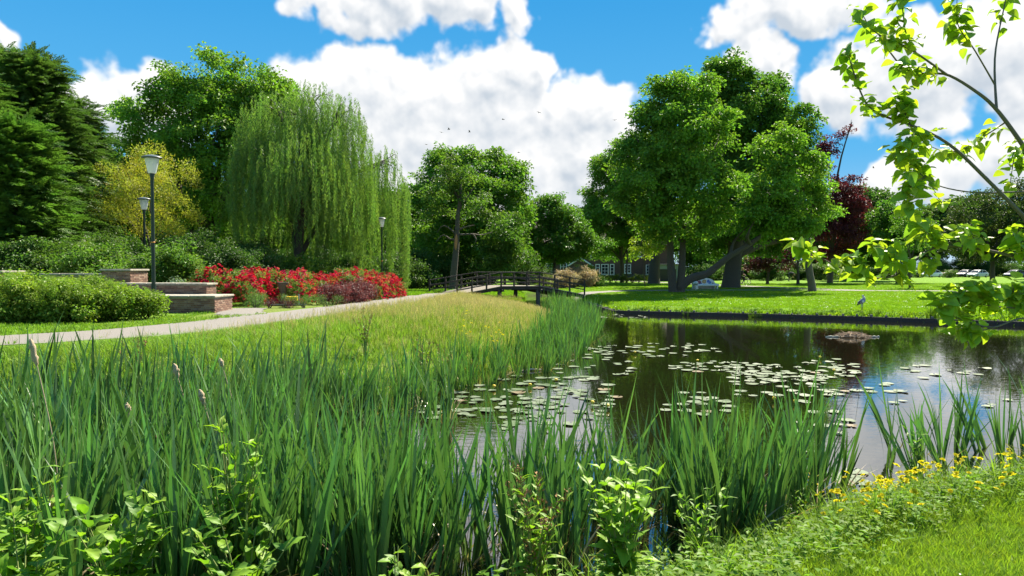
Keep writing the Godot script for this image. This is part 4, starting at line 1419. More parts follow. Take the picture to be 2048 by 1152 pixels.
func build_house() -> void:
	var d := 112.0
	var x := (1205.0 - 1024.0) / F * d
	var t := thing("brick_house", "dark brick house with white framed windows half hidden behind the trees", "house", Vector3(x, 0, -d))
	var b := MB.new()
	b.box(Vector3(0, 2.6, -4.0), Vector3(19.5, 5.6, 8.0))
	one("wall", b.mesh(), M.house_brick, t)
	b = MB.new()
	var e := [Vector3(-10.2, 5.3, 0.5), Vector3(10.2, 5.3, 0.5), Vector3(10.2, 9.0, -4.0), Vector3(-10.2, 9.0, -4.0), Vector3(-10.2, 5.3, -8.5), Vector3(10.2, 5.3, -8.5)]
	b.face(e[0], e[3], e[2], e[1]); b.face(e[3], e[4], e[5], e[2])
	b.face(e[0] - Vector3(0, 0.2, 0), e[1] - Vector3(0, 0.2, 0), e[5] - Vector3(0, 0.2, 0), e[4] - Vector3(0, 0.2, 0))
	var g1 := b.add(e[0]); b.add(e[4]); b.add(e[3]); b.tri(g1, g1 + 1, g1 + 2)
	g1 = b.add(e[1]); b.add(e[2]); b.add(e[5]); b.tri(g1, g1 + 1, g1 + 2)
	one("roof", b.mesh(), M.roof_tile, t)
	b = MB.new()
	b.box(Vector3(5.0, 9.0, -4.6), Vector3(0.9, 1.8, 0.7))
	one("chimney", b.mesh(), M.house_brick, t)
	for q in [[-8.3, 1.75, 1.3, 1.5], [-5.9, 1.75, 0.9, 1.7], [0.35, 1.65, 1.0, 1.5], [-0.75, 1.65, 0.55, 1.5], [1.45, 1.65, 0.55, 1.5], [3.8, 1.75, 0.9, 1.3], [7.4, 1.6, 1.6, 1.4], [-7.2, 4.2, 1.2, 1.2], [0.35, 4.2, 1.2, 1.2], [5.5, 4.2, 1.2, 1.2]]:
		window_of(t, Vector3(q[0], q[1], 0.0), q[2], q[3], 2 if q[2] > 0.6 else 1, 3)
	b = MB.new()
	b.box(Vector3(-3.4, 1.05, 0.03), Vector3(1.0, 2.1, 0.08), Basis.IDENTITY, 0.01)
	one("door", b.mesh(), mat(Color(0.03, 0.04, 0.035), 0.4), t)
	for s in [-1.0, 1.0]:
		b = MB.new()
		b.tube(PackedVector3Array([Vector3(-3.4 + s * 1.9, 2.15, 0.5), Vector3(-3.4, 3.35, 0.5)]), PackedFloat32Array([0.11, 0.11]), 4)
		one("porch_gable", b.mesh(), M.white_paint, t)
	b = MB.new()
	b.box(Vector3(0, 0.45, 0.02), Vector3(19.54, 0.9, 0.05))
	one("plinth", b.mesh(), mat(Color(0.07, 0.075, 0.085), 0.9), t)
	var shed := thing("garage", "pale grey garage with a dark doorway beside the brick house", "garage", on_ground(1338, 104) , "", 0.0)
	b = MB.new()
	b.box(Vector3(0, 1.0, -3), Vector3(3.6, 2.6, 6))
	one("wall", b.mesh(), mat(Color(0.18, 0.21, 0.25), 0.8), shed)
	b = MB.new()
	b.box(Vector3(-0.2, 0.85, 0.03), Vector3(2.4, 1.7, 0.06))
	one("door", b.mesh(), mat(Color(0.02, 0.02, 0.024), 0.5), shed)
	b = MB.new()
	b.box(Vector3(0, 2.37, -3), Vector3(3.9, 0.14, 6.3), Basis.IDENTITY, 0.03)
	one("roof", b.mesh(), mat(Color(0.12, 0.12, 0.13), 0.8), shed)

# ------------------------------------------------------------------ animals and what floats

func build_heron() -> void:
	var p := on_ground(1725, 33.6)
	p.y = maxf(p.y, -0.05)
	var grey := Color(0.26, 0.28, 0.32)
	var white := Color(0.70, 0.70, 0.68)
	var black := Color(0.02, 0.02, 0.025)
	var leg := Color(0.12, 0.11, 0.07)
	var bones := [[Vector3(-0.14, 0.42, 0), Vector3(0.04, 0.53, 0), 0.075, 0.105, grey], [Vector3(0.04, 0.53, 0), Vector3(0.08, 0.60, 0), 0.10, 0.07, grey], [Vector3(-0.14, 0.42, 0), Vector3(-0.26, 0.30, 0), 0.06, 0.015, black],
		[Vector3(0.06, 0.60, 0.02), Vector3(0.12, 0.68, 0.02), 0.04, 0.03, white], [Vector3(0.12, 0.68, 0.02), Vector3(0.06, 0.73, 0.05), 0.03, 0.028, white], [Vector3(0.06, 0.73, 0.05), Vector3(0.09, 0.76, 0.06), 0.034, 0.034, white],
		[Vector3(0.05, 0.77, 0.05), Vector3(-0.02, 0.775, 0.03), 0.012, 0.007, black], [Vector3(0.11, 0.77, 0.065), Vector3(0.22, 0.84, 0.09), 0.014, 0.006, Color(0.30, 0.22, 0.06)], [Vector3(0.09, 0.50, 0.06), Vector3(0.08, 0.42, 0.05), 0.045, 0.02, white], [Vector3(-0.04, 0.50, 0.085), Vector3(-0.12, 0.42, 0.07), 0.025, 0.02, black],
		[Vector3(0.0, 0.44, 0.04), Vector3(-0.01, 0.24, 0.045), 0.024, 0.012, grey], [Vector3(-0.01, 0.24, 0.045), Vector3(0.0, 0.0, 0.05), 0.012, 0.010, leg], [Vector3(0.0, 0.44, -0.04), Vector3(-0.01, 0.24, -0.045), 0.024, 0.012, grey], [Vector3(-0.01, 0.24, -0.045), Vector3(0.0, 0.0, -0.05), 0.012, 0.010, leg],
		[Vector3(0, 0.008, 0.05), Vector3(0.09, 0.008, 0.07), 0.010, 0.008, leg], [Vector3(0, 0.008, -0.05), Vector3(0.09, 0.008, -0.07), 0.010, 0.008, leg]]
	var t := thing("heron", "grey heron standing on the mown shore with its bill raised", "bird", p, "", deg_to_rad(-60))
	one("figure", body(bones, 0.011, 0.03), M.cloth, t)

func build_birds() -> void:
	rng.seed = 17
	for q in [[898, 259], [883, 265], [939, 264], [1006, 239], [1078, 225], [1037, 305], [853, 289], [1230, 240], [1747, 336]]:
		var p := far_at(q[0], q[1], 95.0 + rf(-10, 15))
		var t := thing("flying_bird", "small dark bird gliding in front of the clouds", "bird", p, "birds in the sky", rf(0, TAU))
		t.rotation.z = rf(-0.4, 0.4)
		var b := MB.new()
		b.tube(PackedVector3Array([Vector3(0, 0, 0.16), Vector3(0, 0.01, 0.10), Vector3(0, 0, 0), Vector3(0, 0, -0.14), Vector3(0, 0, -0.24)]), PackedFloat32Array([0.008, 0.03, 0.042, 0.022, 0.03]), 8, true, 0.8)
		var up := rf(0.02, 0.14)
		for s in [-1.0, 1.0]:
			var k := b.add(Vector3(s * 0.02, 0.02, 0.08)); b.add(Vector3(s * 0.16, 0.02 + up, 0.09)); b.add(Vector3(s * 0.36, up * 0.9, -0.08)); b.add(Vector3(s * 0.15, 0.01 + up, -0.06)); b.add(Vector3(s * 0.02, 0.01, -0.08))
			b.tri(k, k + 1, k + 3); b.tri(k + 1, k + 2, k + 3); b.tri(k, k + 3, k + 4)
		one("figure", b.mesh(true), mat(Color(0.02, 0.02, 0.024), 0.7), t)

func build_nest() -> void:
	rng.seed = 63
	var p := level_at(1704, 674, WATER_Y)
	var t := thing("bird_nest", "low mound of dry reeds and twigs floating in open water", "nest", p)
	var b := MB.new()
	for k in 190:
		var a := rf(0, TAU)
		var r := sqrt(rng.randf()) * 0.42
		var o := Vector3(cos(a) * r * 1.25, 0.02 + maxf(0.0, 0.20 * (1.0 - r / 0.42)) * rf(0.3, 1.0), sin(a) * r)
		var dir := Vector3(rf(-1, 1), rf(-0.12, 0.2), rf(-1, 1)).normalized() * rf(0.08, 0.24)
		b.tube(PackedVector3Array([o - dir, o + Vector3(0, rf(0, 0.02), 0), o + dir]), PackedFloat32Array([0.008, 0.012, 0.005]), 4)
	var n := one("twigs", b.mesh(), skin(texture_of(0.1, 2, [Color(0.13, 0.08, 0.05), Color(0.34, 0.24, 0.15), Color(0.48, 0.38, 0.26)], 128, 2), 3.0, 0.95), t)
	n.set_meta("kind", "stuff")
	b = MB.new()
	for q in [[-0.75, 0.02, 0.35], [-0.55, 0.05, 0.3], [0.55, -0.04, 0.35], [0.72, 0.06, 0.25], [0.9, 0.0, 0.12]]:
		b.tube(PackedVector3Array([Vector3(q[0] - q[2] * 0.5, 0.01, q[1]), Vector3(q[0], 0.03, q[1] + 0.03), Vector3(q[0] + q[2] * 0.5, 0.01, q[1] - 0.03)]), PackedFloat32Array([0.012, 0.03, 0.012]), 6, true, 0.4)
	one("loose_reeds", b.mesh(true), mat(Color(0.42, 0.40, 0.32), 0.8), t)

func build_fence() -> void:
	var t := thing("rail_fence", "low thin metal rail fence in shade behind the path", "fence", Vector3.ZERO)
	var a := on_ground(640, 62)
	var e := on_ground(872, 62)
	for k in 11:
		var p := a.lerp(e, k / 10.0)
		var b := MB.new()
		b.tube(PackedVector3Array([p - Vector3(0, 0.1, 0), p + Vector3(0, 1.05, 0)]), PackedFloat32Array([0.03, 0.03]), 6)
		one("post", b.mesh(true), M.fence_metal, t)
	for y in [0.55, 1.0]:
		var b := MB.new()
		b.tube(PackedVector3Array([a + Vector3(0, y, 0), e + Vector3(0, y, 0)]), PackedFloat32Array([0.022, 0.022]), 6)
		one("rail", b.mesh(true), M.fence_metal, t)

func build_bed_things() -> void:
	var p := on_ground(584, 27.4)
	var t := thing("planter_box", "small yellow trough on a grey metal frame among the roses", "planter", p + Vector3(0, 0.12, 0))
	var b := MB.new()
	b.box(Vector3(0, 0.20, 0), Vector3(0.46, 0.16, 0.26), Basis.IDENTITY, 0.015)
	one("trough", b.mesh(), mat(Color(0.80, 0.50, 0.01), 0.5), t)
	b = MB.new()
	b.box(Vector3(0.27, 0.16, 0.10), Vector3(0.05, 0.42, 0.04), Basis.IDENTITY, 0.006)
	b.box(Vector3(-0.27, 0.13, -0.10), Vector3(0.05, 0.36, 0.04), Basis.IDENTITY, 0.006)
	b.box(Vector3(-0.1, -0.02, 0.14), Vector3(1.3, 0.04, 0.04), Basis.IDENTITY, 0.006)
	one("frame", b.mesh(), mat(Color(0.17, 0.20, 0.21), 0.5), t)
	p = on_ground(566, 29.0)
	t = thing("urn", "brown stone urn standing between the rose bushes", "urn", p)
	b = MB.new()
	b.tube(PackedVector3Array([Vector3(0, 0, 0), Vector3(0, 0.3, 0), Vector3(0, 0.34, 0), Vector3(0, 0.42, 0), Vector3(0, 0.7, 0), Vector3(0, 0.88, 0), Vector3(0, 0.92, 0)]), PackedFloat32Array([0.13, 0.12, 0.07, 0.10, 0.17, 0.20, 0.22]), 16)
	one("vessel", b.mesh(true), skin(texture_of(0.05, 3, [Color(0.09, 0.06, 0.04), Color(0.17, 0.12, 0.085)], 128, 9), 2.0, 0.9), t)

func build_things() -> void:
	M.lamp_green = mat(Color(0.006, 0.022, 0.014), 0.5)
	M.lamp_lid = mat(Color(0.07, 0.09, 0.095), 0.4)
	M.lamp_glass = mat(Color(0.62, 0.66, 0.70), 0.35)
	M.lamp_glass.backlight_enabled = true
	M.lamp_glass.backlight = Color(0.9, 0.9, 0.9)
	M.deck_wood = skin(texture_of(0.04, 4, [Color(0.10, 0.085, 0.065), Color(0.20, 0.175, 0.14), Color(0.28, 0.25, 0.21)], 256, 18), 1.3, 0.9)
	M.pile_wood = skin(texture_of(0.05, 4, [Color(0.06, 0.052, 0.042), Color(0.12, 0.105, 0.085)], 128, 19), 1.3, 0.9)
	M.mosaic_white = skin(texture_of(0.05, 3, [Color(0.55, 0.58, 0.60), Color(0.70, 0.72, 0.72), Color(0.62, 0.66, 0.70)], 128, 20), 2.0, 0.35)
	M.black_paint = mat(Color(0.018, 0.018, 0.02), 0.4)
	M.cloth = mat(Color.WHITE, 0.85)
	M.cloth.vertex_color_use_as_albedo = true
	M.car_glass = mat(Color(0.02, 0.024, 0.028), 0.12, 0.3)
	M.tyre = mat(Color(0.015, 0.015, 0.016), 0.8)
	M.steel = mat(Color(0.5, 0.5, 0.52), 0.3)
	M.steel.metallic = 0.8
	M.lens = mat(Color(0.7, 0.72, 0.74), 0.1)
	M.white_paint = mat(Color(0.74, 0.74, 0.72), 0.6)
	M.house_glass = mat(Color(0.025, 0.03, 0.036), 0.06)
	M.house_brick = skin(texture_of(0.08, 4, [Color(0.055, 0.034, 0.028), Color(0.10, 0.062, 0.048), Color(0.14, 0.09, 0.07)], 256, 23), 0.8, 0.95)
	M.roof_tile = skin(texture_of(0.08, 3, [Color(0.07, 0.045, 0.04), Color(0.12, 0.075, 0.06)], 128, 24), 1.0, 0.9)
	M.fence_metal = mat(Color(0.03, 0.045, 0.055), 0.5)
	build_wall()
	rng.seed = 3
	lamp("near green lamp post with frosted lantern rising from the hedge", 307, 24.4, 309)
	lamp("green lamp post rising behind the tall brick pier", 290, 36.5, 394)
	lamp("green lamp post standing under the willow strands", 764, 46.0, 434, 0.85)
	lamp("slim lamp post in front of the brick house", 1182, 92, 508, 0.5)
	build_bridge()
	build_bench()
	build_cyclist()
	build_walker()
	car("white parked saloon car seen from its front corner", 1862, 143, deg_to_rad(205), Color(0.72, 0.74, 0.76))
	car("dark blue parked car facing the lawn beside the white saloon", 1931, 146, deg_to_rad(212), Color(0.022, 0.026, 0.055))
	car("silver parked car next to the dark blue one", 1955, 142, deg_to_rad(207), Color(0.50, 0.53, 0.56))
	car("dark red parked car partly behind the shrub by the road", 1901, 150, deg_to_rad(185), Color(0.06, 0.02, 0.025))
	car("blue parked car beneath the fine-twigged evergreen", 2030, 140, deg_to_rad(200), Color(0.02, 0.035, 0.12))
	car("black parked car partly hidden by the young lawn tree", 1808, 139, deg_to_rad(220), Color(0.02, 0.02, 0.024))
	car("grey parked car beyond the dark oak trunk", 1717, 148, deg_to_rad(195), Color(0.22, 0.24, 0.26))
	build_house()
	build_heron()
	build_birds()
	build_nest()
	build_fence()
	build_bed_things()

# ------------------------------------------------------------------ shrubs, roses, hedges

func build_shrubs() -> void:
	# the leafy hedge before the wall
	var k := 0
	for q in [[-16.6, 19.9, 1.5, 1.16], [-14.9, 19.6, 1.25, 1.08], [-13.4, 19.8, 1.3, 1.12], [-12.1, 19.9, 1.15, 1.04], [-11.15, 20.6, 0.9, 0.90], [-10.5, 21.2, 0.6, 0.70], [-13.9, 21.2, 1.3, 1.20], [-12.3, 21.5, 1.2, 1.06], [-15.8, 21.4, 1.4, 1.22]]:
		shrub("hedge_shrub", "bright green leafy shrub of the hedge in front of the brick wall" if k != 5 else "lowest leafy shrub of the hedge at the foot of the near lamp post", "shrub", Vector3(q[0], ground(q[0], q[1]), -q[1]), Vector3(q[2], q[3], q[2]), M.mesh_small, M.leaf_broad, Color(0.20, 0.31, 0.035), {"per_m2": 40.0, "size": 0.40, "clump": 0.2, "per": 7, "shoots": 70, "ragged": 0.32, "group": "shrubs of the hedge", "lobes": 7})
		k += 1
	# dark planting under the trees behind the wall
	for q in [[-20.5, 31, 2.2, 2.6, 0], [-17.4, 31, 2.0, 2.4, 1], [-15.0, 32, 1.9, 2.5, 1], [-23.5, 30, 2.4, 2.9, 0], [-26.5, 32, 2.4, 3.0, 0], [-13.2, 34, 1.8, 2.5, 2], [-19, 35, 2.4, 3.0, 0], [-16.4, 37, 2.3, 3.0, 2], [-13.8, 39, 2.2, 2.8, 2], [-11.6, 42, 2.0, 2.4, 1], [-16, 44, 2.4, 3.0, 2], [-9.8, 46, 2.0, 2.3, 1], [-13.4, 50, 2.4, 3.2, 2], [-18.8, 48, 2.6, 3.4, 2], [-23, 42, 2.8, 3.6, 0], [-28, 40, 3.0, 3.8, 0], [-10.4, 54, 2.2, 2.6, 2]]:
		var c: Color = [Color(0.085, 0.170, 0.030), Color(0.125, 0.235, 0.036), Color(0.060, 0.125, 0.026)][q[4]]
		shrub("shrub", ["dark broad evergreen shrub beneath the conifers behind the wall", "mid-green shrub in the planting behind the wall and roses", "deep green shrub in the shade under the willow and plane trees"][q[4]], "shrub", Vector3(q[0], ground(q[0], q[1]), -q[1]), Vector3(q[2], q[3], q[2]), M.mesh_small, M.leaf_broad, c, {"per_m2": 15.0, "size": 0.6, "clump": 0.3, "per": 6, "ragged": 0.14, "lobes": 6, "group": ["shrubs beneath the conifers", "shrubs behind the wall", "shrubs in the willow shade"][q[4]]})
	shrub("shrub", "silvery pale shrub squeezed behind the middle wall step", "shrub", Vector3(-12.6, 0.5, -27.6), Vector3(0.7, 1.25, 0.6), M.mesh_small, M.leaf_broad, Color(0.20, 0.27, 0.20), {"per_m2": 22.0, "size": 0.36})
	shrub("shrub", "dark red leaved shrub just above the middle wall step", "shrub", Vector3(-12.35, 0.5, -29.0), Vector3(0.65, 1.05, 0.6), M.mesh_small, M.leaf_dark, Color(0.17, 0.03, 0.04), {"per_m2": 24.0, "size": 0.34})
	shrub("shrub", "yellow-green rounded shrub at the start of the rose bed", "shrub", Vector3(-11.7, 0.5, -29.6), Vector3(0.75, 1.25, 0.7), M.mesh_small, M.leaf_broad, Color(0.20, 0.28, 0.03), {"per_m2": 24.0, "size": 0.34})
	# low plants before the roses
	for q in [[-9.3, 26.9, 0.6, 0.62, 0], [-8.75, 26.7, 0.42, 0.42, 1], [-9.6, 27.6, 0.55, 0.8, 0], [-8.3, 27.0, 0.40, 0.5, 0], [-8.05, 26.6, 0.36, 0.36, 1], [-7.6, 26.9, 0.45, 0.5, 0], [-6.95, 27.6, 0.5, 0.5, 0]]:
		shrub("bedding_plant", ["low feathery green plant at the front of the rose bed", "small dark purple mound at the front of the rose bed"][q[4]], "plant", Vector3(q[0], ground(q[0], q[1]), -q[1]), Vector3(q[2], q[3], q[2]), M.mesh_droop, M.leaf_broad if q[4] == 0 else M.leaf_dark, [Color(0.11, 0.21, 0.05), Color(0.10, 0.035, 0.04)][q[4]], {"per_m2": 40.0, "size": 0.24, "clump": 0.12, "group": "low plants of the rose bed", "ragged": 0.25})
	for q in [[-7.05, 30.0, 0.85, 0.95], [-6.75, 31.6, 0.95, 1.0], [-6.6, 33.3, 0.9, 0.95]]:
		shrub("purple_shrub", "purple-brown leaved barberry mound between the roses and the path", "shrub", Vector3(q[0] - 0.15, ground(q[0], q[1]), -q[1]), Vector3(q[2], q[3], q[2]), M.mesh_small, M.leaf_dark, Color(0.16, 0.065, 0.062), {"per_m2": 26.0, "size": 0.34, "group": "barberry mounds", "ragged": 0.16})
	# roses
	rng.seed = 2024
	M.mesh_rose = blossom(0.5)
	var spots := []
	for j in 15:
		var s := j / 14.0
		var p := Vector2(-10.4, 28.6).lerp(Vector2(-6.95, 43.5), s) + Vector2(rf(-0.25, 0.25), rf(-0.25, 0.25))
		spots.append([p.x, p.y, rf(0.75, 0.95), rf(1.15, 1.5)])
		if j % 2 == 0: spots.append([p.x - 1.3, p.y + 0.4, rf(0.8, 1.0), rf(1.3, 1.6)])
	spots.append([-8.6, 29.6, 0.85, 1.25]); spots.append([-7.7, 34.9, 0.9, 1.35]); spots.append([-6.75, 41.0, 0.8, 1.25]); spots.append([-6.75, 36.0, 0.75, 1.1]); spots.append([-6.7, 38.2, 0.75, 1.15]); spots.append([-6.6, 40.4, 0.7, 1.1])
	for q in spots:
		rng.seed = int(q[1] * 997.0)
		var base := Vector3(q[0], ground(q[0], q[1]), -q[1])
		var t := shrub("rose_bush", "rose bush covered in clusters of bright red blooms beside the path", "rose bush", base, Vector3(q[2], q[3], q[2]), M.mesh_small, M.leaf_broad, Color(0.15, 0.235, 0.045), {"per_m2": 24.0, "size": 0.32, "clump": 0.16, "group": "red rose bushes", "ragged": 0.2})
		var where := []
		var tint := []
		for m in 130:
			var dir := sphere_dir()
			dir.y = absf(dir.y) * 0.95 + 0.08
			var p := Vector3(dir.x * q[2], dir.y * q[3] * 0.98, dir.z * q[2]) * rf(0.86, 1.08)
			var tone := Color(0.62, 0.016, 0.035).lerp(Color(0.66, 0.05, 0.16), rng.randf() * rng.randf())
			if rng.randf() < 0.14: tone = Color(0.70, 0.22, 0.10)
			for n in rng.randi_range(2, 5):
				where.append(Transform3D(spun(rf(0, TAU), rf(-0.9, 0.9), rf(-0.9, 0.9), rf(0.10, 0.16)), p + ball() * 0.10))
				tint.append(vary(tone, 0.2))
		many("blooms", M.mesh_rose, M.petal, where, tint, t)
	# beyond the bridge and by the house
	for q in [[1152, 74, 2.2, 2.3, 0], [1128, 70, 1.6, 2.0, 0], [1188, 76, 1.5, 1.9, 1], [1172, 84, 1.6, 2.3, 2], [1092, 68, 1.0, 1.3, 3]]:
		var p := on_ground(q[0], q[1])
		shrub("garden_shrub", ["big rhododendron fading to pale brown beside the bridge end", "round dark green bush next to the fading rhododendron", "yellow-green clipped bush in front of the brick house", "low olive shrub behind the bridge railing"][q[4]], "shrub", p, Vector3(q[2], q[3], q[2]), M.mesh_small, M.leaf_broad, [Color(0.38, 0.29, 0.25), Color(0.10, 0.19, 0.034), Color(0.26, 0.35, 0.035), Color(0.17, 0.20, 0.07)][q[4]], {"per_m2": 9.0, "size": 0.6, "clump": 0.35, "group": "bushes by the bridge end" if q[4] == 0 else ""})
	for j in 9:
		var p := on_ground(1208 + j * 11.5, 93)
		shrub("box_hedge", "section of the low clipped hedge before the brick house", "hedge", p, Vector3(0.62, 1.15, 0.6), M.mesh_small, M.leaf_broad, Color(0.16, 0.22, 0.025), {"per_m2": 16.0, "size": 0.42, "group": "low clipped hedge", "ragged": 0.04})
	for q in [[1900, 136, 1.4, 1.6], [1835, 138, 1.3, 1.3], [1640, 112, 2.6, 2.6], [1540, 108, 2.8, 2.8], [1600, 116, 2.8, 2.8], [1400, 110, 2.6, 2.4], [1430, 112, 2.6, 2.6], [1680, 118, 2.4, 2.2], [1760, 128, 2.6, 2.6], [2010, 155, 3.4, 3.4], [1980, 160, 3.4, 3.6], [2060, 150, 3.2, 3.4], [1730, 150, 3.2, 3.4], [1790, 158, 3.2, 3.2], [1870, 160, 3.6, 3.6], [1925, 162, 3.4, 3.6], [1500, 120, 2.6, 2.6], [1660, 130, 3.0, 3.0]]:
		var p := on_ground(q[0], q[1])
		shrub("shrub", "dark rounded shrub in the far planting beyond the lawn", "shrub", p, Vector3(q[2], q[3], q[2]), M.mesh_small, M.leaf_broad, vary(Color(0.085, 0.165, 0.032), 0.2), {"per_m2": 6.0, "size": 0.85, "clump": 0.5, "group": "shrubs beyond the lawn"})
	for q in [[830, 64], [862, 68], [895, 70], [935, 74], [800, 60], [980, 76], [1040, 84], [1065, 90], [770, 62], [735, 66], [700, 64]]:
		var p := on_ground(q[0], q[1])
		shrub("shrub", "shaded evergreen shrub filling the gap behind the footbridge", "shrub", p, Vector3(2.6, 3.0, 2.2), M.mesh_small, M.leaf_broad, Color(0.075, 0.150, 0.030), {"per_m2": 7.0, "size": 0.85, "clump": 0.5, "group": "shrubs behind the footbridge"})

func blossom(r: float) -> ArrayMesh:
	var b := MB.new()
	for ring in 2:
		var n := 6 - ring
		for k in n:
			var a := TAU * k / n + ring * 0.5
			var g := 1.0 - ring * 0.18
			b.col = Color(g, g, g)
			var out := Vector3(cos(a), 0.35 + ring * 0.9, sin(a)).normalized()
			b.leaf(Vector3.ZERO, out, Vector3.UP, r * (1.0 - ring * 0.25), r * 0.95, 0.18)
	return b.mesh()

# ------------------------------------------------------------------ grass

func tuft(n: int, h: float, spread: float, w: float, bend: float, root: Color, tip: Color, s := 1, steps := 2) -> ArrayMesh:
	rng.seed = 5100 + s
	var b := MB.new()
	for k in n:
		var a := rf(0, TAU)
		var out := Vector3(cos(a), 0, sin(a))
		var from := b.v.size()
		var l := h * rf(0.55, 1.15)
		b.blade(out * rf(0, spread), l, w * rf(0.7, 1.2), out, bend * rf(0.2, 1.4), Vector3(sin(a + rf(-1, 1)), 0, cos(a)), steps)
		var g := rf(0.8, 1.2)
		for j in range(from, b.v.size()):
			b.c[j] = root.lerp(tip, clampf(b.v[j].y / h, 0.0, 1.0)) * g
	return b.mesh()

# grass stalk with a pale seed head
func seeding(n: int, h: float, s := 1) -> ArrayMesh:
	rng.seed = 5300 + s
	var b := MB.new()
	for k in n:
		var a := rf(0, TAU)
		var out := Vector3(cos(a), 0, sin(a))
		var root := out * rf(0, 0.12)
		var top := root + Vector3(out.x * rf(0.02, 0.14), h * rf(0.7, 1.1), out.z * rf(0.02, 0.14))
		var sd := Vector3(sin(a), 0, -cos(a)) * 0.0022
		b.col = Color(0.24, 0.27, 0.08)
		b.face(root - sd, top - sd, top + sd, root + sd)
		b.col = Color(0.42, 0.35, 0.22) * rf(0.8, 1.2)
		for j in 5:
			var p := top - Vector3(0, 0.03 * j - 0.02, 0)
			b.leaf(p, Vector3(rf(-1, 1), 1.2, rf(-1, 1)).normalized(), Vector3(out.z, 0, out.x), rf(0.03, 0.055), 0.010, 0.1)
	return b.mesh()

func in_meadow(x: float, d: float) -> bool:
	if x < -13.0 or x > 3.2 or d < 8.5 or d > 48.0: return false
	# on the water side of the path
	for k in path_one.size() - 1:
		if d >= path_one[k].y and d <= path_one[k + 1].y:
			var edge := lerpf(path_one[k].x, path_one[k + 1].x, (d - path_one[k].y) / (path_one[k + 1].y - path_one[k].y))
			if x < edge: return false
	return away_from(path_one, Vector2(x, d)) > 1.1

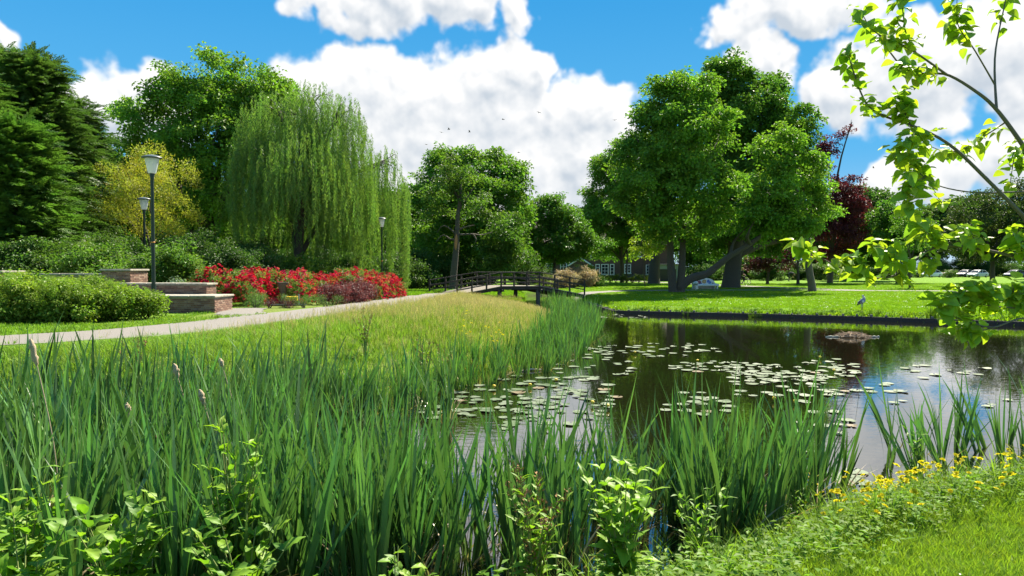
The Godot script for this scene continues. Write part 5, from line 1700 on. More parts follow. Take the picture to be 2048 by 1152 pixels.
func build_grass() -> void:
	M.mesh_sedge = tuft(9, 0.42, 0.08, 0.014, 0.6, Color(0.12, 0.21, 0.03), Color(0.11, 0.21, 0.03), 11, 3)
	rng.seed = 808
	var where := []
	var tint := []
	# the nearest bank
	for k in 30000:
		var d := 3.2 + 5.6 * pow(rng.randf(), 1.1)
		var x := rf(-1.2, 0.72 * d + 0.8)
		var s := shore(x, d)
		if s < 0.25 or d > 9.0: continue
		if x < 0.6 and rng.randf() < 0.35: continue
		where.append(Transform3D(spun(rf(0, TAU), rf(-0.2, 0.2), rf(-0.2, 0.2), rf(0.7, 1.3) * (1.0 + 0.9 * ss(1.2, 0.4, s))), Vector3(x, ground(x, d) - 0.01, -d)))
		var patch := 0.5 + 0.5 * noise.get_noise_2d(x * 60.0, d * 60.0)
		tint.append(vary(Color(0.95, 0.95, 0.9).lerp(Color(1.25, 1.1, 0.7), patch), 0.2))
	var o := many("bank_grass", tuft(11, 0.125, 0.05, 0.0052, 0.9, Color(0.185, 0.285, 0.040), Color(0.17, 0.30, 0.036), 1, 3), M.grass_leaf, where, tint)
	tag(o, "short bright grass on the viewer's bank of the pond", "grass")
	# long grass of the meadow
	where = []; tint = []
	var seeds := []
	var seed_tint := []
	for k in 60000:
		var d := 9.0 + 38.0 * pow(rng.randf(), 1.7)
		var x := rf(-12.0, 3.0)
		if not in_meadow(x, d): continue
		var s := shore(x, d)
		if s < 0.35: continue
		var p := Vector3(x, ground(x, d) - 0.02, -d)
		var near_path := away_from(path_one, Vector2(x, d))
		var tall := lerpf(0.35, 1.0, ss(1.2, 2.8, near_path)) * lerpf(0.5, 1.0, ss(12.0, 22.0, d))
		var patch := 0.5 + 0.5 * noise.get_noise_2d(x * 16.0 + 300.0, d * 10.0)
		where.append(Transform3D(spun(rf(0, TAU), rf(-0.15, 0.15), rf(-0.15, 0.15), rf(0.75, 1.25)).scaled(Vector3(1, tall, 1)), p))
		tint.append(vary(Color(0.85, 1.05, 0.8).lerp(Color(1.3, 1.05, 1.2), patch * ss(1.5, 3.2, near_path) * ss(14.0, 26.0, d)), 0.2))
		if near_path > 1.7 and rng.randf() < (0.16 + 0.42 * patch) * ss(12.0, 26.0, d):
			seeds.append(Transform3D(spun(rf(0, TAU), rf(-0.2, 0.2), rf(-0.2, 0.2), rf(0.7, 1.1) * lerpf(0.5, 0.85, ss(12.0, 22.0, d))), p))
			seed_tint.append(vary(Color(1, 1, 1), 0.2))
	o = many("meadow_grass", tuft(13, 0.27, 0.11, 0.0085, 0.7, Color(0.20, 0.27, 0.045), Color(0.20, 0.29, 0.05), 2, 2), M.grass_leaf, where, tint)
	tag(o, "long uncut meadow grass sloping from path to pond", "grass")
	o = many("seeding_grass", seeding(8, 0.44, 1), M.grass_leaf, seeds, seed_tint)
	tag(o, "pale brown grass seed heads over the meadow", "grass")
	# mown strip by the wall and the far lawn
	where = []; tint = []
	for k in 9000:
		var d := 11.0 + 14.0 * rng.randf()
		var x := rf(-18.0, -7.0)
		if in_meadow(x, d) or away_from(path_one, Vector2(x, d)) < 1.05: continue
		if d > 19.0 and x < -10.2: continue
		if x > -9.6 and d > 21.0 + (x + 9.6): continue
		where.append(Transform3D(spun(rf(0, TAU), 0, 0, rf(0.7, 1.3)), Vector3(x, ground(x, d) - 0.01, -d)))
		tint.append(vary(Color(1, 1, 1), 0.25))
	o = many("mown_grass", tuft(10, 0.10, 0.10, 0.012, 0.8, Color(0.16, 0.28, 0.03), Color(0.16, 0.29, 0.026), 3), M.grass_leaf, where, tint)
	tag(o, "mown grass strip between the path and the brick wall", "grass")
	where = []; tint = []
	for k in 60000:
		var d := 29.5 + 62.0 * pow(rng.randf(), 1.5)
		var x := rf(2.5, 0.72 * d + 2.0)
		var s := shore(x, d) if d < 64.0 else 9.0
		if s < 0.12 or away_from(path_two, Vector2(x, d)) < 1.0 or (d > 58.0 and away_from(path_three, Vector2(x, d)) < 1.1): continue
		where.append(Transform3D(spun(rf(0, TAU), 0, 0, rf(0.7, 1.3) * (1.0 + 1.8 * ss(0.9, 0.1, s) * rng.randf())), Vector3(x, ground(x, d) - 0.01, -d)))
		var patch := 0.5 + 0.5 * noise.get_noise_2d(x * 20.0, d * 20.0)
		tint.append(vary(Color(0.95, 1.0, 0.9).lerp(Color(1.25, 1.1, 0.8), patch), 0.2))
	o = many("lawn_grass", tuft(10, 0.085, 0.15, 0.02, 0.8, Color(0.19, 0.335, 0.024), Color(0.19, 0.345, 0.022), 4), M.grass_leaf, where, tint)
	tag(o, "bright mown lawn grass across the water", "grass")
	# the strip past the bridge, seen beneath it
	where = []; tint = []
	for k in 9000:
		var d := 46.0 + 16.0 * rng.randf()
		var x := rf(-9.0, 1.6)
		if shore(x, d) < 0.1 or in_meadow(x, d) or away_from(path_one, Vector2(x, d)) < 1.0: continue
		where.append(Transform3D(spun(rf(0, TAU), 0, 0, rf(0.8, 1.8)), Vector3(x, ground(x, d) - 0.01, -d)))
		tint.append(vary(Color(1.1, 1.1, 0.9), 0.2))
	o = many("ditch_grass", tuft(10, 0.14, 0.16, 0.022, 0.8, Color(0.16, 0.30, 0.026), Color(0.16, 0.31, 0.026), 5), M.grass_leaf, where, tint)
	tag(o, "rough bright grass along the ditch under the bridge", "grass")
	for q in [[1185, 37.6, 1.5], [1205, 37.4, 1.8], [1222, 37.3, 1.6], [1378, 36.4, 1.1], [1512, 35.2, 1.3], [1590, 34.6, 1.0], [1640, 34.2, 0.9], [1752, 33.2, 1.0], [1868, 32.0, 1.5], [1925, 31.6, 1.2], [1170, 39.0, 1.6], [1365, 36.6, 0.8]]:
		var p := on_ground(q[0], q[1] + 0.1)
		var t := thing("sedge_tuft", "dark green sedge tuft leaning over the timber boarding", "plant", p, "sedges on the lawn shore")
		where = []; tint = []
		for k in 16:
			where.append(Transform3D(spun(rf(0, TAU), rf(-0.15, 0.15), rf(-0.15, 0.15), q[2] * rf(0.6, 1.0)), Vector3(rf(-0.3, 0.3), -0.02, rf(-0.12, 0.12))))
			tint.append(vary(Color(0.85, 0.85, 0.8), 0.2))
		many("blades", M.mesh_sedge, M.grass_leaf, where, tint, t)
	# daisies
	where = []
	var b := MB.new()
	b.col = Color(0.78, 0.78, 0.74)
	for k in 7:
		var a := TAU * k / 7
		b.leaf(Vector3.ZERO, Vector3(cos(a), 0.15, sin(a)).normalized(), Vector3.UP, 0.5, 0.42, 0.0)
	for k in 4200:
		var d := 29.8 + 42.0 * pow(rng.randf(), 1.4)
		var x := rf(3.5, 0.70 * d)
		if noise.get_noise_2d(x * 14.0 + 77.0, d * 14.0) < 0.02 or shore(x, d) < 0.3 or away_from(path_two, Vector2(x, d)) < 1.1: continue
		where.append(Transform3D(spun(rf(0, TAU), rf(-0.4, 0.4), rf(-0.4, 0.4), rf(0.028, 0.05)), Vector3(x, ground(x, d) + 0.085, -d)))
	for k in 34:
		var d := rf(4.05, 4.6)
		var x := rf(2.4, 3.3)
		where.append(Transform3D(spun(rf(0, TAU), rf(-0.4, 0.4), rf(-0.4, 0.4), rf(0.010, 0.016)), Vector3(x, ground(x, d) + rf(0.08, 0.12), -d)))
	o = many("daisy_flowers", b.mesh(), M.petal, where, [])
	tag(o, "white daisies sprinkled through the lawn grass", "flowers")

# ------------------------------------------------------------------ cattails

func cattail(n: int, h: float, s: int) -> ArrayMesh:
	rng.seed = 6100 + s
	var b := MB.new()
	for k in n:
		var a := rf(0, TAU)
		var out := Vector3(cos(a), 0, sin(a))
		var g := rf(0.55, 1.5)
		var from := b.v.size()
		var l := h * rf(0.55, 1.12)
		b.blade(out * rf(0.005, 0.045), l, rf(0.026, 0.043), out, rf(0.03, 0.36), Vector3(cos(a + PI / 2 + rf(-0.7, 0.7)), 0, sin(a + PI / 2 + rf(-0.7, 0.7))), 7, rf(-1.1, 1.1))
		for j in range(from, b.v.size()):
			b.c[j] = Color(0.12, 0.165, 0.035).lerp(Color(0.082, 0.170, 0.050), clampf(b.v[j].y / 0.5, 0, 1)) * g
	for k in 2 if s % 2 == 0 else 1:
		# withered leaves at the foot
		b.col = Color(0.34, 0.27, 0.15) * rf(0.7, 1.2)
		b.blade(Vector3(0.02, 0, 0.02), h * rf(0.3, 0.5), 0.016, Vector3(rf(-1, 1), 0, rf(-1, 1)).normalized(), 1.2, Vector3(rf(-1, 1), 0, rf(-1, 1)).normalized(), 6)
	return b.mesh()

# stands: spots (x, d) with a height factor
func stand(called: String, label: String, spots: Array, lean: Vector3, tone := Color.WHITE) -> void:
	var t := thing(called, label, "reeds", Vector3(spots[0][0], WATER_Y, -spots[0][1]), "")
	var groups := [[], [], [], [], []]
	var tints := [[], [], [], [], []]
	for q in spots:
		var v := rng.randi_range(0, 4)
		var y := maxf(ground(q[0], q[1]), WATER_Y - 0.25)
		var bs := spun(rf(0, TAU), 0, 0, q[2] * rf(0.84, 1.14))
		bs = Basis.from_euler(Vector3(rf(-0.26, 0.26) + lean.z, 0, rf(-0.26, 0.26) - lean.x)) * bs
		groups[v].append(Transform3D(bs, Vector3(q[0], y - 0.02, -q[1]) - t.position))
		tints[v].append(vary(tone, 0.3))
	for v in 5:
		many("blades", M.cattails[v], M.reed_leaf, groups[v], tints[v], t)

func build_reeds() -> void:
	M.cattails = []
	for v in 5:
		M.cattails.append(cattail([6, 7, 5, 6, 8][v], [1.45, 1.62, 1.35, 1.5, 1.55][v], v))
	rng.seed = 1234
	var spots := []
	# the bed on the meadow side
	for k in 1850:
		var d := rf(5.0, 12.4)
		var x := rf(-9.4, -0.9)
		var s := shore(x, d)
		if s > 0.8 or s < -3.6: continue
		if x < -0.86 * d: continue
		if Vector2(x + 1.9, (d - 10.4) * 0.8).length() < 1.15: continue
		if x > -2.4 and d > 7.4 and d < 10.4 and rng.randf() < 0.85: continue
		if d < 6.0 and rng.randf() < 0.2: continue
		if noise.get_noise_2d(x * 45.0, d * 45.0) < -0.28: continue
		spots.append([x, d, 1.05 + 0.12 * noise.get_noise_2d(x * 30.0, d * 30.0 + 90.0)])
	stand("cattail_bed", "dense bed of bluish green cattails below the meadow", spots, Vector3(0.07, 0, 0))
	spots = []
	# the belt along the meadow shore to the bridge
	for k in 4600:
		var d := 12.0 + 26.0 * pow(rng.randf(), 1.15)
		var x := rf(-3.6, 3.9)
		var s := shore(x, d)
		if s > 0.9 or s < -0.75 or x > 3.55: continue
		if d > 36.0 and x > 3.2: continue
		if noise.get_noise_2d(x * 30.0 + 500.0, d * 30.0) < -0.16 and d < 20.0: continue
		spots.append([x, d, lerpf(0.66, 0.86, ss(13.0, 30.0, d))])
	stand("cattail_belt", "narrow belt of cattails lining the meadow shore towards the footbridge", spots, Vector3(0.03, 0, 0), Color(1.2, 1.15, 0.85))
	spots = []
	# the row standing in the shallows in front
	for k in 400:
		var x := rf(-2.4, 2.95)
		var d := 6.55 + 0.26 * x + rf(-0.9, 0.7)
		if shore(x, d) > 0.3: continue
		if noise.get_noise_2d(x * 70.0 + 40.0, d * 20.0) < -0.22: continue
		spots.append([x, d, 1.0 + 0.08 * noise.get_noise_2d(x * 50.0, 7.0)])
	stand("cattail_row", "open row of tall cattails in the shallows before the lily pads", spots, Vector3(0.02, 0, 0))
	spots = []
	for k in 15:
		spots.append([3.36 + rf(-0.22, 0.22), 8.05 + rf(-0.3, 0.3), rf(0.92, 1.08)])
	stand("cattail_clump", "separate small clump of cattails with clear water on both sides", spots, Vector3.ZERO)
	spots = []
	for q in [[5.15, 9.3], [5.3, 9.1], [5.5, 9.35], [5.35, 9.6], [6.1, 9.5], [6.25, 9.3], [6.35, 9.7], [6.7, 9.6], [6.5, 9.35], [7.0, 9.8], [6.9, 9.4], [4.45, 8.75], [5.75, 9.5], [5.0, 9.5], [5.6, 8.9], [6.0, 9.0], [6.6, 9.0], [7.1, 9.3], [5.25, 8.8], [6.3, 8.8], [6.8, 10.1], [7.3, 10.2], [5.9, 9.8], [4.75, 8.5]]:
		spots.append([q[0], q[1], rf(0.85, 1.05)])
	stand("cattail_clump", "sparse cattails standing among the yellow buttercups", spots, Vector3(-0.14, 0, 0.05))
	# last year's heads on their stalks
	rng.seed = 55
	for q in [[68, 705, 6.9, 0.52], [352, 742, 8.2, 0.34], [404, 795, 7.6, 0.34], [442, 725, 9.4, 0.22], [255, 815, 7.6, 0.2]]:
		var top := far_at(q[0], q[1], q[2])
		var foot := Vector3(top.x + rf(0.1, 0.3), WATER_Y - 0.1, top.z + rf(-0.1, 0.1))
		var t := thing("cattail_stalk", "fluffy beige seed head on a dry stalk above the cattail bed", "seed head", foot, "old cattail heads")
		var b := MB.new()
		var line := spline([Vector3.ZERO, (top - foot) * 0.5 + Vector3(0.05, 0, 0), top - foot], 8)
		b.tube(line, tapers(9, 0.007, 0.005), 6)
		one("stalk", b.mesh(true), mat(Color(0.40, 0.32, 0.20), 0.9), t)
		b = MB.new()
		var l: float = q[3] * 0.5
		var dir := (line[8] - line[7]).normalized()
		var p := PackedVector3Array()
		var r := PackedFloat32Array()
		for k in 11:
			p.append(line[8] + dir * (l * (k / 10.0 - 0.5)) + Vector3(rf(-0.006, 0.006), 0, rf(-0.006, 0.006)))
			r.append(0.03 * pow(sin(PI * (k + 0.4) / 10.8), 0.6) * rf(0.75, 1.25))
		b.tube(p, r, 9)
		one("fluff", b.mesh(true), skin(texture_of(0.2, 3, [Color(0.32, 0.22, 0.12), Color(0.52, 0.41, 0.27), Color(0.62, 0.52, 0.38)], 128, 3), 9.0, 1.0, grey_noise(0.3, 3, 128, 2), 1.5), t)

# ------------------------------------------------------------------ lily pads

func pad_mesh(s: int) -> ArrayMesh:
	rng.seed = 7100 + s
	var b := MB.new()
	var n := 20
	var gap := 0.20
	var c := b.add(Vector3(0.05, 0.004, 0))
	for ring in 2:
		for k in n + 1:
			var a := gap + (TAU - 2.0 * gap) * k / n
			var r := (0.55 if ring == 0 else 1.0) * (1.0 + 0.05 * sin(a * 3.0 + s) + rf(-0.015, 0.015))
			if k == 0 or k == n: r *= 1.02
			b.add(Vector3(cos(a) * r, 0.006 if ring == 0 else 0.012 + 0.02 * maxf(0.0, sin(a * 2.0 + s * 1.7)) * (1.0 if s % 2 else 0.3), sin(a) * r * 0.92))
	for k in n:
		b.tri(c, c + 1 + k, c + 2 + k)
		b.quad(c + 1 + k, c + n + 2 + k, c + n + 3 + k, c + 2 + k)
	return b.mesh(true)

func build_pads() -> void:
	var meshes := []
	for s in 5: meshes.append(pad_mesh(s))
	var mats := []
	for c in [Color(0.075, 0.110, 0.055), Color(0.090, 0.125, 0.068), Color(0.062, 0.100, 0.040), Color(0.110, 0.140, 0.085), Color(0.13, 0.10, 0.05)]:
		var m := skin(texture_of(0.03, 4, [c * 0.82, c, c * 1.15], 128, int(c.g * 700)), 3.0, 0.6)
		m.metallic_specular = 0.25
		mats.append(m)
	rng.seed = 321
	var used := []
	var pads := []
	# clusters in the picture: centre, half size, how many, words
	for q in [[1320, 700, 150, 14, 40, 0], [1180, 735, 90, 40, 34, 1], [1000, 790, 170, 40, 56, 1], [1130, 800, 110, 50, 34, 1], [1450, 734, 110, 12, 46, 0], [1560, 752, 110, 12, 44, 0], [1650, 740, 70, 22, 30, 0], [1560, 782, 130, 26, 26, 0], [1650, 850, 60, 30, 10, 2], [1590, 900, 40, 50, 6, 2], [1700, 960, 30, 20, 6, 2], [1770, 780, 60, 30, 9, 3], [1840, 745, 50, 14, 7, 3], [1960, 740, 70, 12, 5, 3], [1990, 800, 50, 18, 3, 3], [900, 820, 60, 20, 10, 1], [1240, 630, 80, 7, 20, 4], [1680, 636, 30, 2, 5, 4], [1790, 641, 40, 2, 5, 4], [1050, 850, 60, 25, 10, 1], [1400, 800, 100, 40, 16, 0]]:
		for k in q[4]:
			for attempt in 12:
				var a := rf(0, TAU)
				var e := sqrt(rng.randf())
				var p := level_at(q[0] + cos(a) * e * q[2], q[1] + sin(a) * e * q[3], WATER_Y)
				if shore(p.x, -p.z) > -0.25: continue
				var r := rf(0.075, 0.15)
				var clear := true
				for u in used:
					if Vector2(u.x - p.x, u.z - p.z).length() < (u.y + r) * 0.66:
						clear = false
						break
				if not clear: continue
				used.append(Vector3(p.x, r, p.z))
				pads.append([r / -p.z, Vector3(p.x, WATER_Y + 0.004 + rf(0, 0.004), p.z), r, q[5]])
				break
	pads.sort_custom(func(a, b): return a[0] > b[0])
	var rest := []
	for k in pads.size():
		var q: Array = pads[k]
		var r: float = q[2]
		var b := Basis(Vector3.UP, rf(0, TAU)) * Basis.from_scale(Vector3(r, rf(0.3, 1.0), r))
		if k > 295:
			rest.append(Transform3D(b, q[1]))
			continue
		var o := one("lily_pad", meshes[rng.randi_range(0, 4)], mats[4 if rng.randf() < 0.05 else rng.randi_range(0, 3)], null, q[1])
		o.basis = b
		tag(o, ["green notched lily pad floating in the mid-pond drift", "green notched lily pad floating near the meadow shore cattails", "green notched lily pad beside the separate cattail clump", "green notched lily pad on the cloud-mirroring open water", "green notched lily pad close under the timber boarding"][q[3]], "lily pad", ["pads of the mid-pond drift", "pads near the meadow shore", "pads by the cattail clump", "pads on open water", "pads under the boarding"][q[3]])
	var tiny := many("small_lily_pads", meshes[1], mats[1], rest, [])
	tag(tiny, "smallest far lily pads between and beyond the counted ones", "lily pads")
	# yellow water lilies on short stalks
	for q in [[1548, 800], [1590, 806], [1112, 762], [1060, 772], [1185, 808], [988, 775], [790, 826], [1270, 705], [1395, 722], [1640, 715], [1215, 815], [1668, 742], [1040, 735]]:
		var p := level_at(q[0], q[1] + 4, WATER_Y)
		var t := thing("water_lily", "small yellow pond lily bud standing above the pads", "flower", p, "yellow pond lilies")
		var b := MB.new()
		b.tube(PackedVector3Array([Vector3(0, -0.1, 0), Vector3(0.005, 0.05, 0)]), PackedFloat32Array([0.006, 0.006]), 5)
		one("stalk", b.mesh(true), mat(Color(0.09, 0.13, 0.03), 0.7), t)
		b = MB.new()
		b.tube(PackedVector3Array([Vector3(0, 0.045, 0), Vector3(0, 0.055, 0), Vector3(0, 0.075, 0), Vector3(0, 0.092, 0)]), PackedFloat32Array([0.012, 0.03, 0.036, 0.022]), 8)
		one("bloom", b.mesh(true), mat(Color(0.75, 0.52, 0.015), 0.5), t)
	var stick := MB.new()
	stick.tube(PackedVector3Array([Vector3(-0.22, 0.01, 0.1), Vector3(0, 0.04, 0), Vector3(0.25, 0.02, -0.1)]), PackedFloat32Array([0.02, 0.025, 0.012]), 7)
	var so := one("floating_stick", stick.mesh(true), mat(Color(0.45, 0.38, 0.28), 0.9), null, level_at(1062, 742, WATER_Y))
	tag(so, "pale broken stick floating at the edge of the lily pads", "stick")
	rng.seed = 12
	for q in [[905, 770, 0.32], [690, 770, 0.0]]:
		if q[2] == 0.0: continue
		var st := MB.new()
		st.tube(PackedVector3Array([Vector3(0, -0.2, 0), Vector3(0.02, 0.1, 0), Vector3(0.0, q[2], 0)]), PackedFloat32Array([0.05, 0.045, 0.03]), 8)
		var s2 := one("rotten_stump", st.mesh(true), M.bark_grey, null, level_at(q[0], q[1], WATER_Y))
		tag(s2, "short rotten stake at the foot of the meadow cattails", "stake")

# ------------------------------------------------------------------ herbs on the near bank

# a wavy leaf with a midrib, along +z, one unit long
func herb_leaf(wide: float, wave: float, droop: float, s: int) -> ArrayMesh:
	rng.seed = 8100 + s
	var b := MB.new()
	var n := 7
	for k in n + 1:
		var z := float(k) / n
		var w := wide * pow(sin(PI * pow(clampf(z * 0.96 + 0.02, 0, 1), 0.72)), 0.85)
		var y := -droop * z * z + 0.12 * z
		var f := wave * sin(z * 15.0 + s)
		b.col = Color(0.92, 0.95, 0.9)
		b.add(Vector3(-w, y + w * 0.28 + f * w, z))
		b.add(Vector3(-w * 0.5, y + w * 0.20 - f * w * 0.4, z))
		b.col = Color(1.35, 1.25, 1.2)
		b.add(Vector3(0, y, z))
		b.col = Color(0.92, 0.95, 0.9)
		b.add(Vector3(w * 0.5, y + w * 0.20 + f * w * 0.4, z))
		b.add(Vector3(w, y + w * 0.28 - f * w, z))
	for k in n:
		for j in 4:
			var a := k * 5 + j
			b.quad(a, a + 5, a + 6, a + 1)
	return b.mesh(true)

func herb(label: String, base: Vector3, h: float, stems: int, leaves: int, size: float, pick: Array, c: Array, group := "docks and nettles on the near bank", spread := 0.22, brown := false) -> void:
	var t := thing("dock_plant", label, "plant", base, group)
	var st := MB.new()
	for k in stems:
		var a := TAU * k / stems + rf(-0.5, 0.5)
		var top := Vector3(cos(a) * spread * rf(0.3, 1.0), h * rf(0.72, 1.05), sin(a) * spread * rf(0.3, 1.0))
		var line := spline([Vector3(cos(a) * 0.03, -0.05, sin(a) * 0.03), top * Vector3(0.3, 0.5, 0.3), top], 10)
		st.tube(line, tapers(11, 0.010, 0.003), 5)
		var n := int(leaves / stems)
		for j in n:
			var s := pow((j + 0.6) / n, 1.15)
			var p := line[clampi(int(s * 10.0), 0, 10)]
			var turn := j * 2.4 + rf(-0.5, 0.5)
			var l := size * lerpf(1.0, 0.42, s) * rf(0.75, 1.15)
			var o := one("leaf", pick[rng.randi_range(0, pick.size() - 1)], c[rng.randi_range(0, c.size() - 1)], t, p)
			o.basis = Basis(Vector3.UP, turn) * Basis(Vector3.RIGHT, rf(-0.75, 0.05) - 0.35 * s) * Basis(Vector3.FORWARD, rf(-0.4, 0.4)) * Basis.from_scale(Vector3(l, l, l))
		if brown:
			var sd := MB.new()
			for j in 60:
				var p := line[rng.randi_range(5, 10)] + ball() * 0.03
				sd.leaf(p, (Vector3.UP + sphere_dir()).normalized(), sphere_dir(), rf(0.015, 0.04), 0.014, 0.1)
			one("seed_spike", sd.mesh(), M.rust_seed, t).set_meta("kind", "stuff")
	one("stems", st.mesh(true), M.herb_stem, t)

func build_herbs() -> void:
	rng.seed = 999
	var broad := [herb_leaf(0.26, 0.22, 0.35, 0), herb_leaf(0.22, 0.28, 0.25, 1), herb_leaf(0.30, 0.18, 0.5, 2)]
	var slim := [herb_leaf(0.16, 0.15, 0.25, 3), herb_leaf(0.13, 0.10, 0.4, 4), herb_leaf(0.19, 0.2, 0.15, 5)]
	var lime := [herb_mat(Color(0.21, 0.36, 0.030)), herb_mat(Color(0.165, 0.32, 0.028)), herb_mat(Color(0.25, 0.40, 0.036))]
	var dark := [herb_mat(Color(0.10, 0.22, 0.03)), herb_mat(Color(0.13, 0.26, 0.03)), herb_mat(Color(0.16, 0.29, 0.045))]
	M.rust_seed = mat(Color(0.27, 0.14, 0.05), 0.9)
	M.herb_stem = mat(Color(0.16, 0.20, 0.05), 0.8)
	var g := func(x: float, d: float) -> Vector3: return Vector3(x, ground(x, d) - 0.02, -d)
	herb("tall lime green dock spire with ragged leaves among the cattails", g.call(-1.98, 5.25), 1.50, 15, 298, 0.24, slim + broad, lime, "docks and nettles on the near bank", 0.30)
	herb("broad dock with big puckered dark leaves at the foot of the cattails", g.call(-2.55, 4.75), 1.00, 14, 240, 0.31, broad, dark + lime, "docks and nettles on the near bank", 0.40)
	herb("leafy dock at the outer end of the cattail bed", g.call(-3.35, 5.0), 1.22, 14, 280, 0.26, broad + slim, lime, "docks and nettles on the near bank", 0.34)
	herb("low spreading dock in front of the tall lime green spire", g.call(-1.75, 4.75), 0.92, 13, 220, 0.28, broad, dark + lime, "docks and nettles on the near bank", 0.38)
	herb("squat dock below the leafy outer one", g.call(-3.05, 4.55), 0.88, 13, 210, 0.29, broad, dark + lime, "docks and nettles on the near bank", 0.36)
	herb("rusty seeded dock with small yellow-green leaves by the open water", g.call(0.16, 5.2), 1.08, 13, 280, 0.20, slim, lime, "docks and nettles on the near bank", 0.34, true)
	herb("bushy lime dock with pointed top next to the rusty one", g.call(0.76, 5.05), 1.12, 13, 290, 0.27, slim + broad, lime, "docks and nettles on the near bank", 0.36)
	herb("compact nettle-like herb beside the bushy lime dock", g.call(1.36, 5.35), 0.82, 13, 260, 0.17, slim, dark + lime, "docks and nettles on the near bank", 0.28)
	herb("dark herb with pointed leaves standing out over the buttercup shore", g.call(4.72, 8.6), 0.95, 4, 70, 0.20, slim, dark, "docks and nettles on the near bank", 0.14)
	herb("round leafy herb at the water's edge by the separate cattail clump", g.call(2.55, 6.6), 0.55, 9, 140, 0.15, slim, dark + lime, "docks and nettles on the near bank", 0.26)
	herb("small dock between the rusty one and the tall lime spire", g.call(-0.75, 4.75), 0.62, 9, 110, 0.24, slim + broad, dark + lime, "docks and nettles on the near bank", 0.34)
	# rusty docks in the meadow
	for q in [[-1.78, 14.8, 1.05, "seeding dock with reddish spikes standing alone in the meadow"], [-1.45, 15.2, 0.95, "second reddish dock close to the lone seeding one"], [-3.1, 15.6, 1.1, "thin dark weed stalk in the middle of the meadow"], [-6.2, 12.2, 0.8, "reddish dock where the cattail bed meets the meadow"], [-5.5, 11.7, 0.75, "leafy dock at the meadow edge of the cattail bed"]]:
		herb(q[3], g.call(q[0], q[1]), q[2], 8, 90, 0.17, slim, lime if q[0] > -3.0 else dark + lime, "docks of the meadow", 0.3, true)
	# low mixed weeds along the shore, too many to count
	var where := []
	var tint := []
	for k in 5200:
		var x := rf(-3.6, 6.8)
		var d := rf(3.7, 9.4)
		var s := shore(x, d)
		if x < 1.6 and d < 5.6 and s > 0.0:
			if rng.randf() < (0.72 if x < 0.0 else 0.45): continue
			where.append(Transform3D(spun(rf(0, TAU), rf(-0.2, 0.2), rf(-0.2, 0.2), rf(0.6, 1.15)), Vector3(x, ground(x, d) - 0.02, -d)))
			tint.append(vary(Color(0.13, 0.26, 0.03).lerp(Color(0.20, 0.33, 0.03), rng.randf()), 0.2))
			continue
		if s < 0.02 or s > 1.7 + 0.6 * noise.get_noise_2d(x * 40.0, 3.0): continue
		if rng.randf() < ss(0.7, 1.8, s): continue
		where.append(Transform3D(spun(rf(0, TAU), rf(-0.2, 0.2), rf(-0.2, 0.2), rf(0.5, 1.05)), Vector3(x, ground(x, d) - 0.02, -d)))
		tint.append(vary(Color(0.13, 0.26, 0.03).lerp(Color(0.20, 0.33, 0.03), rng.randf()), 0.2))
	var o := many("shore_weeds", weed(1), M.leaf_herb, where, tint)
	tag(o, "low leafy weeds tangled along the near shore", "weeds")
	# taller grass fringe at the shore
	where = []; tint = []
	for k in 1900:
		var x := rf(-3.6, 6.9)
		var d := rf(4.6, 9.6)
		var s := shore(x, d)
		if s < -0.1 or s > 1.1: continue
		where.append(Transform3D(spun(rf(0, TAU), rf(-0.2, 0.2), rf(-0.2, 0.2), rf(0.6, 1.2)), Vector3(x, ground(x, d) - 0.02, -d)))
		tint.append(vary(Color(1, 1, 1), 0.2))
	o = many("shore_grass", tuft(9, 0.42, 0.06, 0.0085, 0.8, Color(0.17, 0.28, 0.04), Color(0.17, 0.29, 0.04), 7, 4), M.grass_leaf, where, tint)
	tag(o, "tall thin grass fringe along the near shore", "grass")
	# buttercups
	where = []; tint = []
	var cup := []
	for k in 190:
		var x := rf(2.6, 6.4)
		var d := 7.3 + 0.30 * (x - 3.4) + rf(-1.5, 0.5)
		var y := ground(x, d)
		if shore(x, d) < -0.15: continue
		var h := rf(0.24, 0.46)
		where.append(Transform3D(spun(rf(0, TAU), rf(-0.15, 0.15), rf(-0.15, 0.15), 1.0).scaled(Vector3(1, h / 0.5, 1)), Vector3(x, y, -d)))
		for j in rng.randi_range(1, 2):
			cup.append(Transform3D(spun(rf(0, TAU), rf(-0.7, 0.7), rf(-0.7, 0.7), rf(0.026, 0.038)), Vector3(x + rf(-0.05, 0.05), y + h + rf(-0.05, 0.02), -d + rf(-0.05, 0.05))))
	o = many("buttercup_leaves", tuft(6, 0.5, 0.03, 0.006, 0.35, Color(0.14, 0.23, 0.03), Color(0.15, 0.24, 0.03), 9, 3), M.grass_leaf, where, [])
	tag(o, "thin green buttercup stems on the shore by the sparse cattails", "flowers")
	o = many("buttercup_flowers", blossom(1.0), M.buttercup, cup, [])
	tag(o, "bright yellow buttercup flowers on the near shore", "flowers")
	# yellow flags in the meadow belt
	where = []
	for k in 18:
		var p := Vector2(0.2, 17.5) + Vector2(rf(-0.5, 0.5), rf(-1.2, 1.2))
		where.append(Transform3D(spun(rf(0, TAU), rf(-0.5, 0.5), rf(-0.5, 0.5), rf(0.03, 0.045)), Vector3(p.x - 0.9, maxf(ground(p.x - 0.9, p.y), WATER_Y) + rf(0.65, 0.95), -p.y)))
	o = many("iris_flowers", blossom(1.0), M.buttercup, where, [])
	tag(o, "yellow iris flowers among the meadow shore cattails", "flowers")

